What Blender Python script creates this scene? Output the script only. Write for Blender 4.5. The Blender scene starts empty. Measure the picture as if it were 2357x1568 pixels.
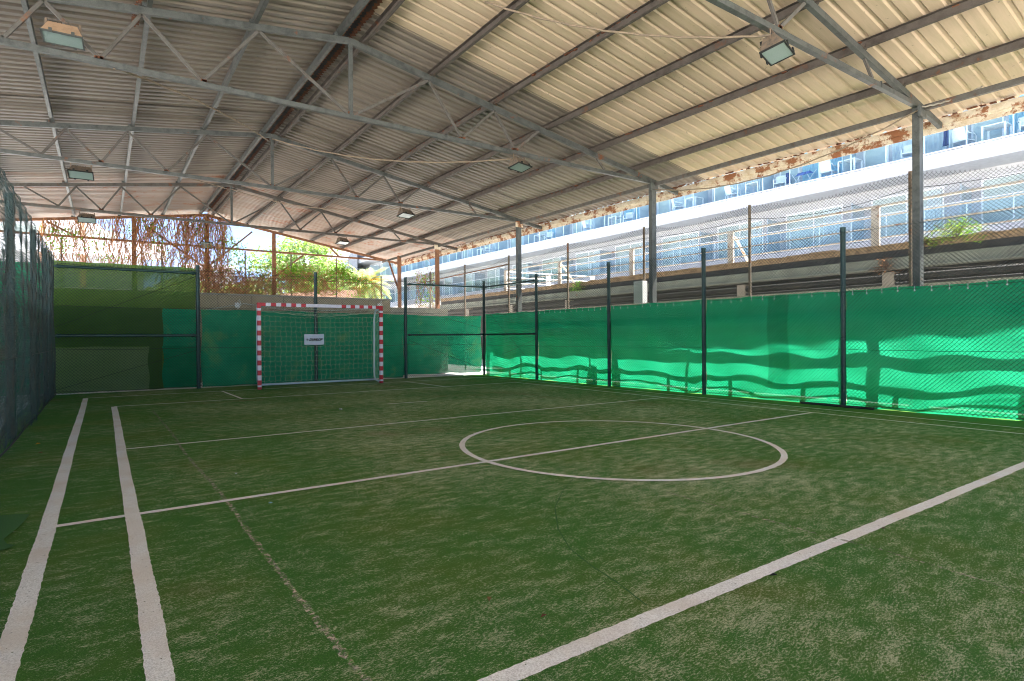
import bpy, math, random
from mathutils import Vector, Matrix
R = math.radians
rnd = random.Random(7)
sc = bpy.context.scene
col = sc.collection

# ---------------------------------------------------------------- camera, light, exposure
cam = bpy.data.objects.new("camera", bpy.data.cameras.new("camera"))
col.objects.link(cam); sc.camera = cam
F, YAW, PIT, ROLL = 1344.17 / 2357.0, 0.610971, -0.0046862, -0.0064962
fw = Vector((math.sin(YAW) * math.cos(PIT), math.cos(YAW) * math.cos(PIT), math.sin(PIT)))
r0 = Vector((math.cos(YAW), -math.sin(YAW), 0)); u0 = r0.cross(fw)
rr = r0 * math.cos(ROLL) + u0 * math.sin(ROLL); uu = -r0 * math.sin(ROLL) + u0 * math.cos(ROLL)
cam.matrix_world = Matrix(((rr.x, uu.x, -fw.x, 0), (rr.y, uu.y, -fw.y, 0), (rr.z, uu.z, -fw.z, 1.2), (0, 0, 0, 1)))
cam.data.sensor_width = 36; cam.data.lens = 36 * F
cam.data.clip_start = 0.05; cam.data.clip_end = 2000

SUN_EL = R(61.3); SUN_H = Vector((0.85, -0.527)).normalized()
world = bpy.data.worlds.new("World"); sc.world = world; world.use_nodes = True
wn = world.node_tree.nodes; wl = world.node_tree.links
bg = wn["Background"]; sky = wn.new("ShaderNodeTexSky"); sky.sky_type = 'NISHITA'; sky.sun_disc = False
sky.sun_elevation = SUN_EL; sky.sun_rotation = math.atan2(SUN_H.x, SUN_H.y)
sky.air_density = 0.5; sky.dust_density = 0.1; sky.ozone_density = 1.6
wl.new(sky.outputs[0], bg.inputs[0]); bg.inputs[1].default_value = 0.068
sun = bpy.data.objects.new("sun", bpy.data.lights.new("sun", 'SUN')); col.objects.link(sun)
sun.data.energy = 5.0; sun.data.angle = R(0.53); sun.data.color = (1.0, 0.98, 0.945)
sd = Vector((SUN_H.x * math.cos(SUN_EL), SUN_H.y * math.cos(SUN_EL), math.sin(SUN_EL)))
sun.rotation_euler = sd.to_track_quat('Z', 'Y').to_euler()
sc.view_settings.view_transform = 'Standard'; sc.view_settings.look = 'None'
sc.view_settings.exposure = 3.2; sc.view_settings.gamma = 1.0
sc.cycles.max_bounces = 10; sc.cycles.diffuse_bounces = 6; sc.cycles.glossy_bounces = 3
sc.cycles.transmission_bounces = 4; sc.cycles.transparent_max_bounces = 24
sc.cycles.use_denoising = True; sc.cycles.pixel_filter_type = 'BLACKMAN_HARRIS'; sc.cycles.filter_width = 1.05; sc.cycles.sample_clamp_indirect = 6

# ---------------------------------------------------------------- material helpers
MATS = {}
def node_mat(name):
    m = bpy.data.materials.new(name); m.use_nodes = True
    nt = m.node_tree; b = nt.nodes["Principled BSDF"]
    MATS[name] = m
    return m, nt, b
def N(nt, t, **kw):
    n = nt.nodes.new(t)
    for k, v in kw.items():
        if k in n.inputs: n.inputs[k].default_value = v
        else: setattr(n, k, v)
    return n
def coords(nt, scale=(1, 1, 1), kind='Object'):
    tc = N(nt, "ShaderNodeTexCoord"); mp = N(nt, "ShaderNodeMapping"); mp.inputs['Scale'].default_value = scale
    nt.links.new(tc.outputs[kind], mp.inputs[0]); return mp.outputs[0]
def noise(nt, vec, scale, detail=4, rough=0.6):
    n = N(nt, "ShaderNodeTexNoise", Scale=scale, Detail=detail, Roughness=rough)
    nt.links.new(vec, n.inputs['Vector']); return n.outputs['Fac']
def ramp(nt, fac, stops):
    r = N(nt, "ShaderNodeValToRGB"); e = r.color_ramp.elements
    while len(e) > len(stops): e.remove(e[-1])
    while len(e) < len(stops): e.new(0.5)
    for el, (p, c) in zip(e, stops):
        el.position = p; el.color = (*c, 1) if len(c) == 3 else c
    nt.links.new(fac, r.inputs[0]); return r.outputs[0]
def mixc(nt, f, a, b, mode='MIX'):
    m = N(nt, "ShaderNodeMix", data_type='RGBA', blend_type=mode)
    for s, v in ((0, f), (6, a), (7, b)):
        if hasattr(v, 'is_linked') or hasattr(v, 'links'): nt.links.new(v, m.inputs[s])
        else: m.inputs[s].default_value = v if s == 0 else (*v, 1)
    return m.outputs[2]
def math_(nt, op, a, b=0.0):
    m = N(nt, "ShaderNodeMath", operation=op)
    for i, v in enumerate((a, b)):
        if hasattr(v, 'links'): nt.links.new(v, m.inputs[i])
        else: m.inputs[i].default_value = v
    return m.outputs[0]
def bump(nt, b, h, strength=0.3, dist=0.01):
    n = N(nt, "ShaderNodeBump", Strength=strength, Distance=dist)
    nt.links.new(h, n.inputs['Height']); nt.links.new(n.outputs[0], b.inputs['Normal'])
def weathered(name, base, dirt, rough=0.6, metal=0.0, scale=6, lo=0.45, hi=0.7, rust=None, rlo=0.6, rhi=0.7, rscale=3, bmp=0.2):
    m, nt, b = node_mat(name)
    v = coords(nt)
    c = mixc(nt, ramp(nt, noise(nt, v, scale, 6, .65), ((lo, (0, 0, 0)), (hi, (1, 1, 1)))), base, dirt)
    f = noise(nt, v, scale * 9, 3)
    c = mixc(nt, 0.35, c, ramp(nt, f, ((.3, (.55, .55, .55)), (.7, (1.0, 1.0, 1.0)))), 'MULTIPLY')
    if rust:
        c = mixc(nt, ramp(nt, noise(nt, v, rscale, 7, .7), ((rlo, (0, 0, 0)), (rhi, (1, 1, 1)))), c, rust)
    nt.links.new(c, b.inputs['Base Color']); b.inputs['Roughness'].default_value = rough; b.inputs['Metallic'].default_value = metal
    if bmp: bump(nt, b, f, bmp, 0.004)
    return m
RUST = (0.20, 0.065, 0.022)
weathered('galvanised', (0.105, 0.11, 0.10), (0.05, 0.054, 0.05), .5, .35, 7, rust=RUST, rlo=.62, rhi=.68, rscale=2.2)
weathered('rusty_web', (0.11, 0.10, 0.085), (0.07, 0.055, 0.043), .7, .1, 9, rust=(0.15, 0.06, 0.025), rlo=.57, rhi=.66, rscale=3)
weathered('purlin_steel', (0.10, 0.08, 0.064), (0.055, 0.04, 0.03), .7, .1, 6, rust=(0.15, 0.06, 0.025), rlo=.60, rhi=.68, rscale=3)
weathered('old_post', (0.20, 0.15, 0.10), (0.12, 0.085, 0.055), .85, 0, 6, rust=(0.18, 0.07, 0.03), rlo=.56, rhi=.64, rscale=4)
weathered('tan_steel', (0.50, 0.44, 0.35), (0.34, 0.27, 0.19), .8, 0, 7, rust=(0.25, 0.11, 0.05), rlo=.6, rhi=.64, rscale=7)
weathered('rust', (0.17, 0.06, 0.025), (0.07, 0.028, 0.014), .9, 0, 9)
weathered('rust_post', (0.26, 0.12, 0.06), (0.15, 0.075, 0.04), .85, 0, 6)
weathered('rust_paint', (0.70, 0.60, 0.46), (0.5, 0.36, 0.22), .75, 0, 5, rust=(0.26, 0.10, 0.04), rlo=.50, rhi=.56, rscale=3.0)
weathered('fence_green', (0.012, 0.045, 0.038), (0.02, 0.07, 0.06), .45, 0, 12)
weathered('wire_dark', (0.012, 0.018, 0.016), (0.03, 0.03, 0.027), .5, .2, 20, bmp=0)
weathered('wire_grey', (0.045, 0.043, 0.038), (0.09, 0.07, 0.05), .6, .3, 8, bmp=0)
weathered('net_grey', (0.045, 0.075, 0.068), (0.07, 0.055, 0.04), .8, 0, 3, bmp=0)
weathered('concrete', (0.42, 0.38, 0.32), (0.27, 0.24, 0.19), .9, 0, 2.5)
weathered('terrace_paving', (0.82, 0.79, 0.74), (0.76, 0.72, 0.67), .9, 0, 1.5)
weathered('paving', (0.78, 0.76, 0.72), (0.70, 0.67, 0.62), .9, 0, 1.5)
weathered('dark_metal_shade', (0.04, 0.038, 0.034), (0.02, 0.02, 0.018), .8, 0, 3)  # dark pipes and ridge cap; also painted shade on and under the terrace
weathered('pale_beam', (0.24, 0.26, 0.20), (0.15, 0.155, 0.12), .8, 0, 2, rust=(.3, .13, .06), rlo=.66, rhi=.7, rscale=1.5)
weathered('rusty_edge', (0.35, 0.24, 0.13), (0.14, 0.09, 0.05), .9, 0, 8)
weathered('plaster_brown', (0.40, 0.25, 0.17), (0.30, 0.18, 0.12), .95, 0, 1.5)
weathered('hotel_white', (0.46, 0.465, 0.475), (0.42, 0.425, 0.44), .7, 0, .5, bmp=0)
weathered('white_plastic', (0.8, 0.8, 0.8), (0.74, 0.75, 0.76), .35, 0, 2, bmp=0)
weathered('white_tube', (0.55, 0.68, 0.74), (0.45, 0.58, 0.65), .35, 0, 3, bmp=0)
weathered('goal_white', (0.72, 0.66, 0.72), (0.6, 0.54, 0.6), .55, 0, 8)
weathered('goal_red', (0.50, 0.008, 0.016), (0.38, 0.006, 0.012), .5, 0, 8)
weathered('net_cord', (0.62, 0.72, 0.55), (0.5, 0.62, 0.45), .8, 0, 5, bmp=0)
weathered('cable', (0.28, 0.21, 0.14), (0.18, 0.14, 0.1), .8, 0, 12, bmp=0)
weathered('lamp_body', (0.20, 0.145, 0.10), (0.09, 0.08, 0.07), .7, .2, 10)
weathered('lamp_tan', (0.42, 0.27, 0.16), (0.32, 0.21, 0.13), .8, 0, 8)
weathered('black_rubber', (0.012, 0.014, 0.012), (0.03, 0.03, 0.025), .9, 0, 20)
weathered('bark', (0.16, 0.10, 0.06), (0.09, 0.06, 0.04), .95, 0, 12)
weathered('vine_stem', (0.36, 0.16, 0.06), (0.48, 0.25, 0.11), .9, 0, 5, bmp=0)
weathered('timber', (0.12, 0.09, 0.06), (0.08, 0.06, 0.04), .9, 0, 5)
weathered('conduit_tan', (0.35, 0.31, 0.25), (0.25, 0.21, 0.16), .8, 0, 5)
weathered('blue_cloth', (0.05, 0.09, 0.30), (0.03, 0.05, 0.2), .9, 0, 12)
weathered('pink_cloth', (0.6, 0.08, 0.22), (0.5, 0.06, 0.2), .9, 0, 12)
weathered('navy_cloth', (0.04, 0.05, 0.16), (0.02, 0.03, 0.1), .9, 0, 12)
weathered('ink', (0.01, 0.01, 0.012), (0.012, 0.012, 0.015), .6, 0, 5, bmp=0)
weathered('towel', (0.62, 0.68, 0.78), (0.55, 0.62, 0.73), .9, 0, 5)
weathered('dry_leaf', (0.30, 0.15, 0.05), (0.16, 0.08, 0.03), .9, 0, 20)
weathered('box_grey', (0.5, 0.5, 0.47), (0.38, 0.38, 0.35), .6, 0, 6)

def roof_mat(name, base, dirt, rustamt):
    m, nt, b = node_mat(name)
    v = coords(nt); vs = coords(nt, (0.5, 5, 1))
    c = mixc(nt, ramp(nt, noise(nt, vs, 1.6, 6, .7), ((.4, (0, 0, 0)), (.7, (1, 1, 1)))), base, dirt)
    c = mixc(nt, ramp(nt, noise(nt, v, 1.1, 8, .75), ((rustamt, (0, 0, 0)), (rustamt + .07, (1, 1, 1)))), c, (0.30, 0.12, 0.06))
    sp = ramp(nt, noise(nt, v, 14, 3, .5), ((.70, (0, 0, 0)), (.72, (1, 1, 1))))
    c = mixc(nt, sp, c, (base[0] * .55, base[1] * .6, base[2] * .6))
    nt.links.new(c, b.inputs['Base Color']); b.inputs['Roughness'].default_value = .55
    bump(nt, b, noise(nt, v, 30, 2), .08, .004)
roof_mat('roof_zinc', (0.21, 0.17, 0.13), (0.12, 0.096, 0.074), .69)
roof_mat('roof_rusting', (0.33, 0.27, 0.22), (0.27, 0.16, 0.11), .55)
roof_mat('roof_cream', (0.52, 0.39, 0.265), (0.42, 0.325, 0.205), .82)

# artificial turf with drifts of pale sand
m, nt, b = node_mat('turf')
v = coords(nt); vs = coords(nt, (0.8, 1.5, 1)); vrot = N(nt, "ShaderNodeMapping"); vrot.inputs['Rotation'].default_value = (0, 0, -YAW); vrot.inputs['Scale'].default_value = (1, 2.6, 1)
nt.links.new(v, vrot.inputs[0])
sub = N(nt, "ShaderNodeMapping"); sub.inputs['Rotation'].default_value = (0, 0, -.35); sub.inputs['Scale'].default_value = (.8, 1.7, 1); nt.links.new(v, sub.inputs[0])
big = noise(nt, v, .5, 3, .5)
midn = noise(nt, sub.outputs[0], 7.0, 6, .72)
fine = noise(nt, vrot.outputs[0], 48, 3, .75)
finer = noise(nt, vrot.outputs[0], 150, 2, .7)
sx = N(nt, "ShaderNodeSeparateXYZ"); nt.links.new(v, sx.inputs[0])
edge = N(nt, "ShaderNodeMapRange"); nt.links.new(sx.outputs[0], edge.inputs[0])
edge.inputs[1].default_value = -1.0; edge.inputs[2].default_value = 2.4; edge.inputs[3].default_value = -.13; edge.inputs[4].default_value = 0.0
edge2 = N(nt, "ShaderNodeMapRange"); nt.links.new(sx.outputs[0], edge2.inputs[0])
edge2.inputs[1].default_value = 9.3; edge2.inputs[2].default_value = 9.8; edge2.inputs[3].default_value = 0.0; edge2.inputs[4].default_value = -.3
dens = math_(nt, 'ADD', math_(nt, 'MULTIPLY', math_(nt, 'SUBTRACT', big, .5), .5), math_(nt, 'MULTIPLY', math_(nt, 'SUBTRACT', midn, .5), 1.05))
dens = math_(nt, 'ADD', math_(nt, 'ADD', dens, edge.outputs[0]), edge2.outputs[0])
grain = math_(nt, 'ADD', math_(nt, 'MULTIPLY', fine, .55), math_(nt, 'MULTIPLY', finer, .45))
s = math_(nt, 'ADD', math_(nt, 'MULTIPLY', dens, .40), math_(nt, 'MULTIPLY', grain, 1.0))
mask = ramp(nt, s, ((.508, (0, 0, 0)), (.585, (1, 1, 1))))
green = mixc(nt, ramp(nt, finer, ((.35, (0, 0, 0)), (.65, (1, 1, 1)))), (0.024, 0.105, 0.012), (0.095, 0.28, 0.036))
green = mixc(nt, ramp(nt, noise(nt, v, .9, 4), ((.45, (0, 0, 0)), (.75, (1, 1, 1)))), green, (0.115, 0.19, 0.02))
c = mixc(nt, math_(nt, 'MULTIPLY', mask, .82), green, (0.66, 0.66, 0.42))
br = noise(nt, v, .45, 5, .6)
c = mixc(nt, math_(nt, 'MULTIPLY', ramp(nt, br, ((.60, (0, 0, 0)), (.72, (1, 1, 1)))), .45), c, (0.17, 0.10, 0.05))
dk = N(nt, "ShaderNodeTexVoronoi", Scale=9.0); nt.links.new(v, dk.inputs['Vector'])
c = mixc(nt, ramp(nt, dk.outputs['Distance'], ((.02, (1, 1, 1)), (.045, (0, 0, 0)))), c, (0.05, 0.035, 0.02))
nt.links.new(c, b.inputs['Base Color']); b.inputs['Roughness'].default_value = .85; b.inputs['Specular IOR Level'].default_value = .2
bump(nt, b, finer, .9, .012)

m, nt, b = node_mat('turf_clean')
v = coords(nt)
c = mixc(nt, noise(nt, v, 200, 2), (0.02, 0.09, 0.012), (0.05, 0.18, 0.03)); nt.links.new(c, b.inputs['Base Color']); b.inputs['Roughness'].default_value = .9
bump(nt, b, noise(nt, v, 200, 2), .8, .01)

m, nt, b = node_mat('line_sand')
v = coords(nt)
c = mixc(nt, ramp(nt, noise(nt, v, 160, 2), ((.35, (0, 0, 0)), (.6, (1, 1, 1)))), (0.62, 0.61, 0.57), (0.90, 0.90, 0.87))
c = mixc(nt, ramp(nt, noise(nt, v, 2.2, 5), ((.42, (0, 0, 0)), (.75, (1, 1, 1)))), c, (0.70, 0.63, 0.54))
c = mixc(nt, ramp(nt, noise(nt, v, 45, 2), ((.70, (0, 0, 0)), (.73, (1, 1, 1)))), c, (0.06, 0.07, 0.03))
nt.links.new(c, b.inputs['Base Color']); b.inputs['Roughness'].default_value = .95
bump(nt, b, noise(nt, v, 160, 2), .7, .008)

m, nt, b = node_mat('seam_sand')
v = coords(nt); tr = N(nt, "ShaderNodeBsdfTransparent"); mx = N(nt, "ShaderNodeMixShader")
b.inputs['Base Color'].default_value = (.5, .46, .33, 1); b.inputs['Roughness'].default_value = .95
nt.links.new(ramp(nt, noise(nt, v, 26, 5, .8), ((.46, (0, 0, 0)), (.60, (.85, .85, .85)))), mx.inputs[0])
nt.links.new(tr.outputs[0], mx.inputs[1]); nt.links.new(b.outputs[0], mx.inputs[2]); nt.links.new(mx.outputs[0], nt.nodes['Material Output'].inputs[0])

# shade cloths: woven, part translucent, a few pinholes
def cloth(name, ca, cb, transl, hole=0.03, patch=None, weave=True):
    m, nt, b = node_mat(name)
    v = coords(nt)
    n1 = noise(nt, v, 1.4, 5, .65)
    vh = N(nt, "ShaderNodeMapping"); vh.inputs['Scale'].default_value = (1, 1, 14); nt.links.new(v, vh.inputs[0])
    n2 = noise(nt, vh.outputs[0], 2.5, 3, .6)
    c = mixc(nt, ramp(nt, math_(nt, 'ADD', math_(nt, 'MULTIPLY', n1, .6), math_(nt, 'MULTIPLY', n2, .4)), ((.35, (0, 0, 0)), (.65, (1, 1, 1)))), ca, cb)
    if patch:
        c = mixc(nt, math_(nt, 'MULTIPLY', ramp(nt, noise(nt, v, 1.1, 5, .7), ((.54, (0, 0, 0)), (.70, (1, 1, 1)))), .5), c, patch)
    d = N(nt, "ShaderNodeBsdfDiffuse"); t = N(nt, "ShaderNodeBsdfTranslucent"); tr = N(nt, "ShaderNodeBsdfTransparent")
    nt.links.new(c, d.inputs[0])
    tc = mixc(nt, 1.0, c, (1.25, 1.25, 1.25), 'MULTIPLY'); nt.links.new(tc, t.inputs[0])
    bm = N(nt, "ShaderNodeBump", Strength=.5, Distance=.02); nt.links.new(n2, bm.inputs['Height'])
    nt.links.new(bm.outputs[0], d.inputs['Normal'])
    a = N(nt, "ShaderNodeMixShader"); a.inputs[0].default_value = transl
    nt.links.new(d.outputs[0], a.inputs[1]); nt.links.new(t.outputs[0], a.inputs[2])
    bq = N(nt, "ShaderNodeMixShader"); bq.inputs[0].default_value = hole
    nt.links.new(a.outputs[0], bq.inputs[1]); nt.links.new(tr.outputs[0], bq.inputs[2])
    nt.links.new(bq.outputs[0], nt.nodes['Material Output'].inputs[0])
cloth('cloth_emerald', (0.004, 0.24, 0.105), (0.018, 0.33, 0.16), .55, .03)
cloth('cloth_emerald_worn', (0.006, 0.30, 0.15), (0.03, 0.42, 0.22), .5, .04, patch=(0.26, 0.46, 0.14))
cloth('cloth_thin', (0.006, 0.24, 0.105), (0.02, 0.33, 0.16), .55, .6)
cloth('cloth_olive', (0.085, 0.18, 0.03), (0.12, 0.22, 0.05), .6, .05)
cloth('cloth_olive_dark', (0.055, 0.125, 0.028), (0.07, 0.15, 0.036), .35, .02)
cloth('cloth_olive_pale', (0.15, 0.24, 0.09), (0.19, 0.27, 0.12), .3, .02)
cloth('cloth_net', (0.012, 0.12, 0.085), (0.07, 0.085, 0.06), .5, .30)
cloth('curtain', (0.54, 0.63, 0.65), (0.64, 0.72, 0.74), .3, 0)
cloth('curtain_blue', (0.28, 0.50, 0.60), (0.34, 0.56, 0.66), .3, 0)
cloth('leaf_green', (0.10, 0.22, 0.03), (0.20, 0.34, 0.05), .45, 0)
cloth('leaf_pale', (0.19, 0.25, 0.10), (0.31, 0.35, 0.17), .45, 0)
cloth('leaf_yellow', (0.22, 0.28, 0.06), (0.30, 0.33, 0.10), .45, 0)
cloth('leaf_lime', (0.12, 0.26, 0.02), (0.18, 0.32, 0.035), .45, 0)
cloth('leaf_brown', (0.20, 0.10, 0.05), (0.28, 0.13, 0.06), .3, 0)
cloth('palm_fruit', (0.65, 0.28, 0.04), (0.7, 0.36, 0.06), .3, 0)

m, nt, b = node_mat('glass_window')
b.inputs['Base Color'].default_value = (0.10, 0.16, 0.17, 1); b.inputs['Roughness'].default_value = .05; b.inputs['Specular IOR Level'].default_value = .5
v = coords(nt); nt.links.new(mixc(nt, noise(nt, v, .8, 3), (0.24, 0.30, 0.28), (0.56, 0.62, 0.57)), b.inputs['Base Color'])
def pane(name, tint, gl):
    m, nt, b = node_mat(name)
    tr = N(nt, "ShaderNodeBsdfTransparent"); tr.inputs[0].default_value = (*tint, 1)
    gs = N(nt, "ShaderNodeBsdfGlossy"); gs.inputs[0].default_value = (.9, .95, 1, 1); gs.inputs['Roughness'].default_value = .05
    mx = N(nt, "ShaderNodeMixShader"); mx.inputs[0].default_value = gl
    nt.links.new(tr.outputs[0], mx.inputs[1]); nt.links.new(gs.outputs[0], mx.inputs[2]); nt.links.new(mx.outputs[0], nt.nodes['Material Output'].inputs[0])
pane('glass_balustrade', (.90, .96, .97), .04)
m, nt, b = node_mat('glass_frosted'); b.inputs['Base Color'].default_value = (0.34, 0.40, 0.43, 1); b.inputs['Roughness'].default_value = .3
m, nt, b = node_mat('lamp_glass'); b.inputs['Base Color'].default_value = (0.22, 0.29, 0.26, 1); b.inputs['Roughness'].default_value = .12
bump(nt, b, noise(nt, coords(nt), 60, 2), .4, .01)
m, nt, b = node_mat('pillow_white'); b.inputs['Base Color'].default_value = (.8, .8, .8, 1)

# concrete blocks (mortar lines belong to the wall's own pattern)
m, nt, b = node_mat('blockwork')
tc = N(nt, "ShaderNodeTexCoord"); sep = N(nt, "ShaderNodeSeparateXYZ"); cb = N(nt, "ShaderNodeCombineXYZ")
nt.links.new(tc.outputs['Object'], sep.inputs[0]); nt.links.new(sep.outputs[0], cb.inputs[0]); nt.links.new(sep.outputs[2], cb.inputs[1])
bk = N(nt, "ShaderNodeTexBrick", Scale=1.0); bk.inputs['Brick Width'].default_value = .9; bk.inputs['Row Height'].default_value = .42; bk.inputs['Mortar Size'].default_value = .008
bk.inputs['Color1'].default_value = (.44, .355, .25, 1); bk.inputs['Color2'].default_value = (.49, .40, .285, 1); bk.inputs['Mortar'].default_value = (.22, .18, .13, 1)
nt.links.new(cb.outputs[0], bk.inputs['Vector'])
c = mixc(nt, .5, bk.outputs[0], ramp(nt, noise(nt, tc.outputs['Object'], 3, 6, .7), ((.35, (.65, .62, .55)), (.65, (1, 1, 1)))), 'MULTIPLY')
nt.links.new(c, b.inputs['Base Color']); b.inputs['Roughness'].default_value = .95; bump(nt, b, bk.outputs['Fac'], -.4, .01)

# ---------------------------------------------------------------- mesh helpers
class MB:
    def __init__(s): s.v = []; s.f = []; s.mi = []; s.m = 0; s.smooth = False
    def quad(s, a, b, c, d):
        n = len(s.v); s.v += [tuple(a), tuple(b), tuple(c), tuple(d)]; s.f.append((n, n + 1, n + 2, n + 3)); s.mi.append(s.m)
    def tri(s, a, b, c):
        n = len(s.v); s.v += [tuple(a), tuple(b), tuple(c)]; s.f.append((n, n + 1, n + 2)); s.mi.append(s.m)
    def box(s, x0, x1, y0, y1, z0, z1):
        n = len(s.v)
        s.v += [(x0, y0, z0), (x1, y0, z0), (x1, y1, z0), (x0, y1, z0), (x0, y0, z1), (x1, y0, z1), (x1, y1, z1), (x0, y1, z1)]
        for q in ((3, 2, 1, 0), (4, 5, 6, 7), (0, 1, 5, 4), (1, 2, 6, 5), (2, 3, 7, 6), (3, 0, 4, 7)):
            s.f.append(tuple(n + i for i in q)); s.mi.append(s.m)
    def beam(s, p, q, w, h, up=(0, 0, 1)):
        p = Vector(p); q = Vector(q); d = (q - p).normalized(); side = d.cross(Vector(up))
        if side.length < 1e-4: side = d.cross(Vector((0, 1, 0)))
        side.normalize(); u = side.cross(d); n = len(s.v)
        for e in (p, q):
            for a, b_ in ((-1, -1), (1, -1), (1, 1), (-1, 1)): s.v.append(tuple(e + side * (a * w / 2) + u * (b_ * h / 2)))
        for k in ((0, 1, 2, 3), (7, 6, 5, 4), (0, 4, 5, 1), (1, 5, 6, 2), (2, 6, 7, 3), (3, 7, 4, 0)):
            s.f.append(tuple(n + i for i in k)); s.mi.append(s.m)
    def tube(s, pts, r, k=6, caps=True):
        pts = [Vector(p) for p in pts]; n0 = len(s.v); L = len(pts); rs = r if isinstance(r, (list, tuple)) else [r] * L
        for i, p in enumerate(pts):
            d = (pts[min(i + 1, L - 1)] - pts[max(i - 1, 0)])
            if d.length < 1e-9: d = Vector((0, 0, 1))
            d.normalize(); ref = Vector((0, 0, 1)) if abs(d.z) < .9 else Vector((1, 0, 0))
            a = d.cross(ref).normalized(); b_ = d.cross(a)
            for j in range(k):
                t = 2 * math.pi * j / k; s.v.append(tuple(p + (a * math.cos(t) + b_ * math.sin(t)) * rs[i]))
        for i in range(L - 1):
            for j in range(k):
                j2 = (j + 1) % k; s.f.append((n0 + i * k + j, n0 + i * k + j2, n0 + (i + 1) * k + j2, n0 + (i + 1) * k + j)); s.mi.append(s.m)
        if caps and k > 2:
            s.f.append(tuple(n0 + j for j in range(k))[::-1]); s.f.append(tuple(n0 + (L - 1) * k + j for j in range(k))); s.mi += [s.m, s.m]
    def grid(s, fn, nu, nv):
        n = len(s.v)
        for i in range(nu + 1):
            for j in range(nv + 1): s.v.append(tuple(fn(i / nu, j / nv)))
        for i in range(nu):
            for j in range(nv):
                a = n + i * (nv + 1) + j; s.f.append((a, a + nv + 1, a + nv + 2, a + 1)); s.mi.append(s.m)
    def build(s, name, mats, parent=None, bevel=0, smooth=False):
        me = bpy.data.meshes.new(name); me.from_pydata(s.v, [], s.f)
        if isinstance(mats, str): mats = [mats]
        for mm in mats: me.materials.append(MATS[mm])
        if len(mats) > 1: me.polygons.foreach_set('material_index', s.mi)
        if smooth or s.smooth: me.polygons.foreach_set('use_smooth', [True] * len(me.polygons))
        me.update()
        o = bpy.data.objects.new(name, me); col.objects.link(o)
        if parent: o.parent = parent; o.matrix_parent_inverse = parent.matrix_basis.inverted()
        if bevel:
            md = o.modifiers.new('bevel', 'BEVEL'); md.width = bevel; md.segments = 2
        return o
def tag(o, label=None, cat=None, group=None, kind=None):
    if label: o['label'] = label
    if cat: o['category'] = cat
    if group: o['group'] = group
    if kind: o['kind'] = kind
    return o
def thing(name, label, cat, loc=(0, 0, 0), group=None):
    o = bpy.data.objects.new(name, None); o.location = loc; o.empty_display_size = .2; col.objects.link(o)
    return tag(o, label, cat, group)
def copy_tree(o, parent=None):
    c = o.copy(); col.objects.link(c)
    if parent: c.parent = parent
    for ch in list(o.children): copy_tree(ch, c)
    return c
ORD = ['first', 'second', 'third', 'fourth', 'fifth', 'sixth', 'seventh', 'eighth', 'ninth', 'tenth', 'eleventh', 'twelfth', 'thirteenth', 'fourteenth', 'fifteenth', 'sixteenth']
def wob(x, y, s=1.0, k=0.0):
    return math.sin(x * 1.7 * s + k) * .5 + math.sin(x * 3.1 * s + y * 2.3 * s + k * 2) * .3 + math.sin(y * 4.3 * s - x * 1.1 * s + k) * .2

# ---------------------------------------------------------------- ground and court
g = MB(); g.grid(lambda a, b_: (-900 + 1800 * a, -900 + 1800 * b_, -0.03), 4, 4)
tag(g.build('ground', 'paving'), 'pale dusty paving outside the court', kind='structure')
t = MB(); t.quad((-1.15, -3, 0), (11.2, -3, 0), (11.2, 16.35, 0), (-1.15, 16.35, 0))
tag(t.build('turf', 'turf'), 'worn green artificial turf dusted with sand', kind='structure')
lines = MB()
def strip(mb, pts, w, z=.003, jag=.003, step=.025):
    P = [Vector((x, y, 0)) for x, y in pts]; out = []
    for a, b_ in zip(P, P[1:]):
        n = max(1, int((b_ - a).length / step))
        for i in range(n): out.append(a.lerp(b_, i / n))
    out.append(P[-1]); n0 = len(mb.v)
    wl_ = rnd.random() * 50
    for i, p in enumerate(out):
        d = out[min(i + 1, len(out) - 1)] - out[max(i - 1, 0)]; d.normalize(); nrm = Vector((-d.y, d.x, 0))
        sway = .003 * math.sin(i * step * 0.9 + wl_) + .0015 * math.sin(i * step * 5.1 + wl_)
        for sg in (-1, 1):
            q = p + nrm * (sg * w / 2 + sway + rnd.uniform(-jag, jag)); mb.v.append((q.x, q.y, z))
    for i in range(len(out) - 1):
        k = n0 + 2 * i; mb.f.append((k, k + 2, k + 3, k + 1)); mb.mi.append(0)
strip(lines, [(-.303, -3), (-.303, 14.97)], .088)
strip(lines, [(.156, -3), (.156, 12.75)], .088, z=.0045)
strip(lines, [(9.067, -3), (9.067, 12.75)], .05)
strip(lines, [(9.62, -3), (9.62, 14.97)], .04)
strip(lines, [(-.303, 14.99), (9.62, 14.99)], .055, z=.0058)
strip(lines, [(.156, 12.755), (9.067, 12.755)], .055, z=.0058)
strip(lines, [(.20, 7.714), (9.04, 7.714)], .052)
strip(lines, [(-.26, 4.766), (9.067, 4.766)], .062, z=.0058)
strip(lines, [(.20, 1.70), (10.2, 1.70)], .085)
strip(lines, [(2.30, 12.78), (2.26, 14.96)], .055)
strip(lines, [(6.92, 12.78), (6.88, 14.96)], .055)
strip(lines, [(4.26, 10.08), (5.05, 10.03)], .05)
strip(lines, [(4.72 + 1.69 * math.cos(a * math.pi / 60), 4.75 + 1.765 * math.sin(a * math.pi / 60)) for a in range(121)], .062, z=.0072, jag=.004)
tag(lines.build('court_markings', 'line_sand'), 'wavy off-white court lines and centre circle on the turf', kind='structure')
seam = MB()
strip(seam, [(.68, 11.7), (.72, 8.5), (.70, 6.9), (.74, 5.0), (.73, 3.2), (.745, 2.0), (.73, 0)], .03, jag=.008)
strip(seam, [(3.55, 3.0), (3.53, 1.8), (3.55, 1.5), (3.49, .9), (3.4, -1)], .02, jag=.008)
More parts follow.
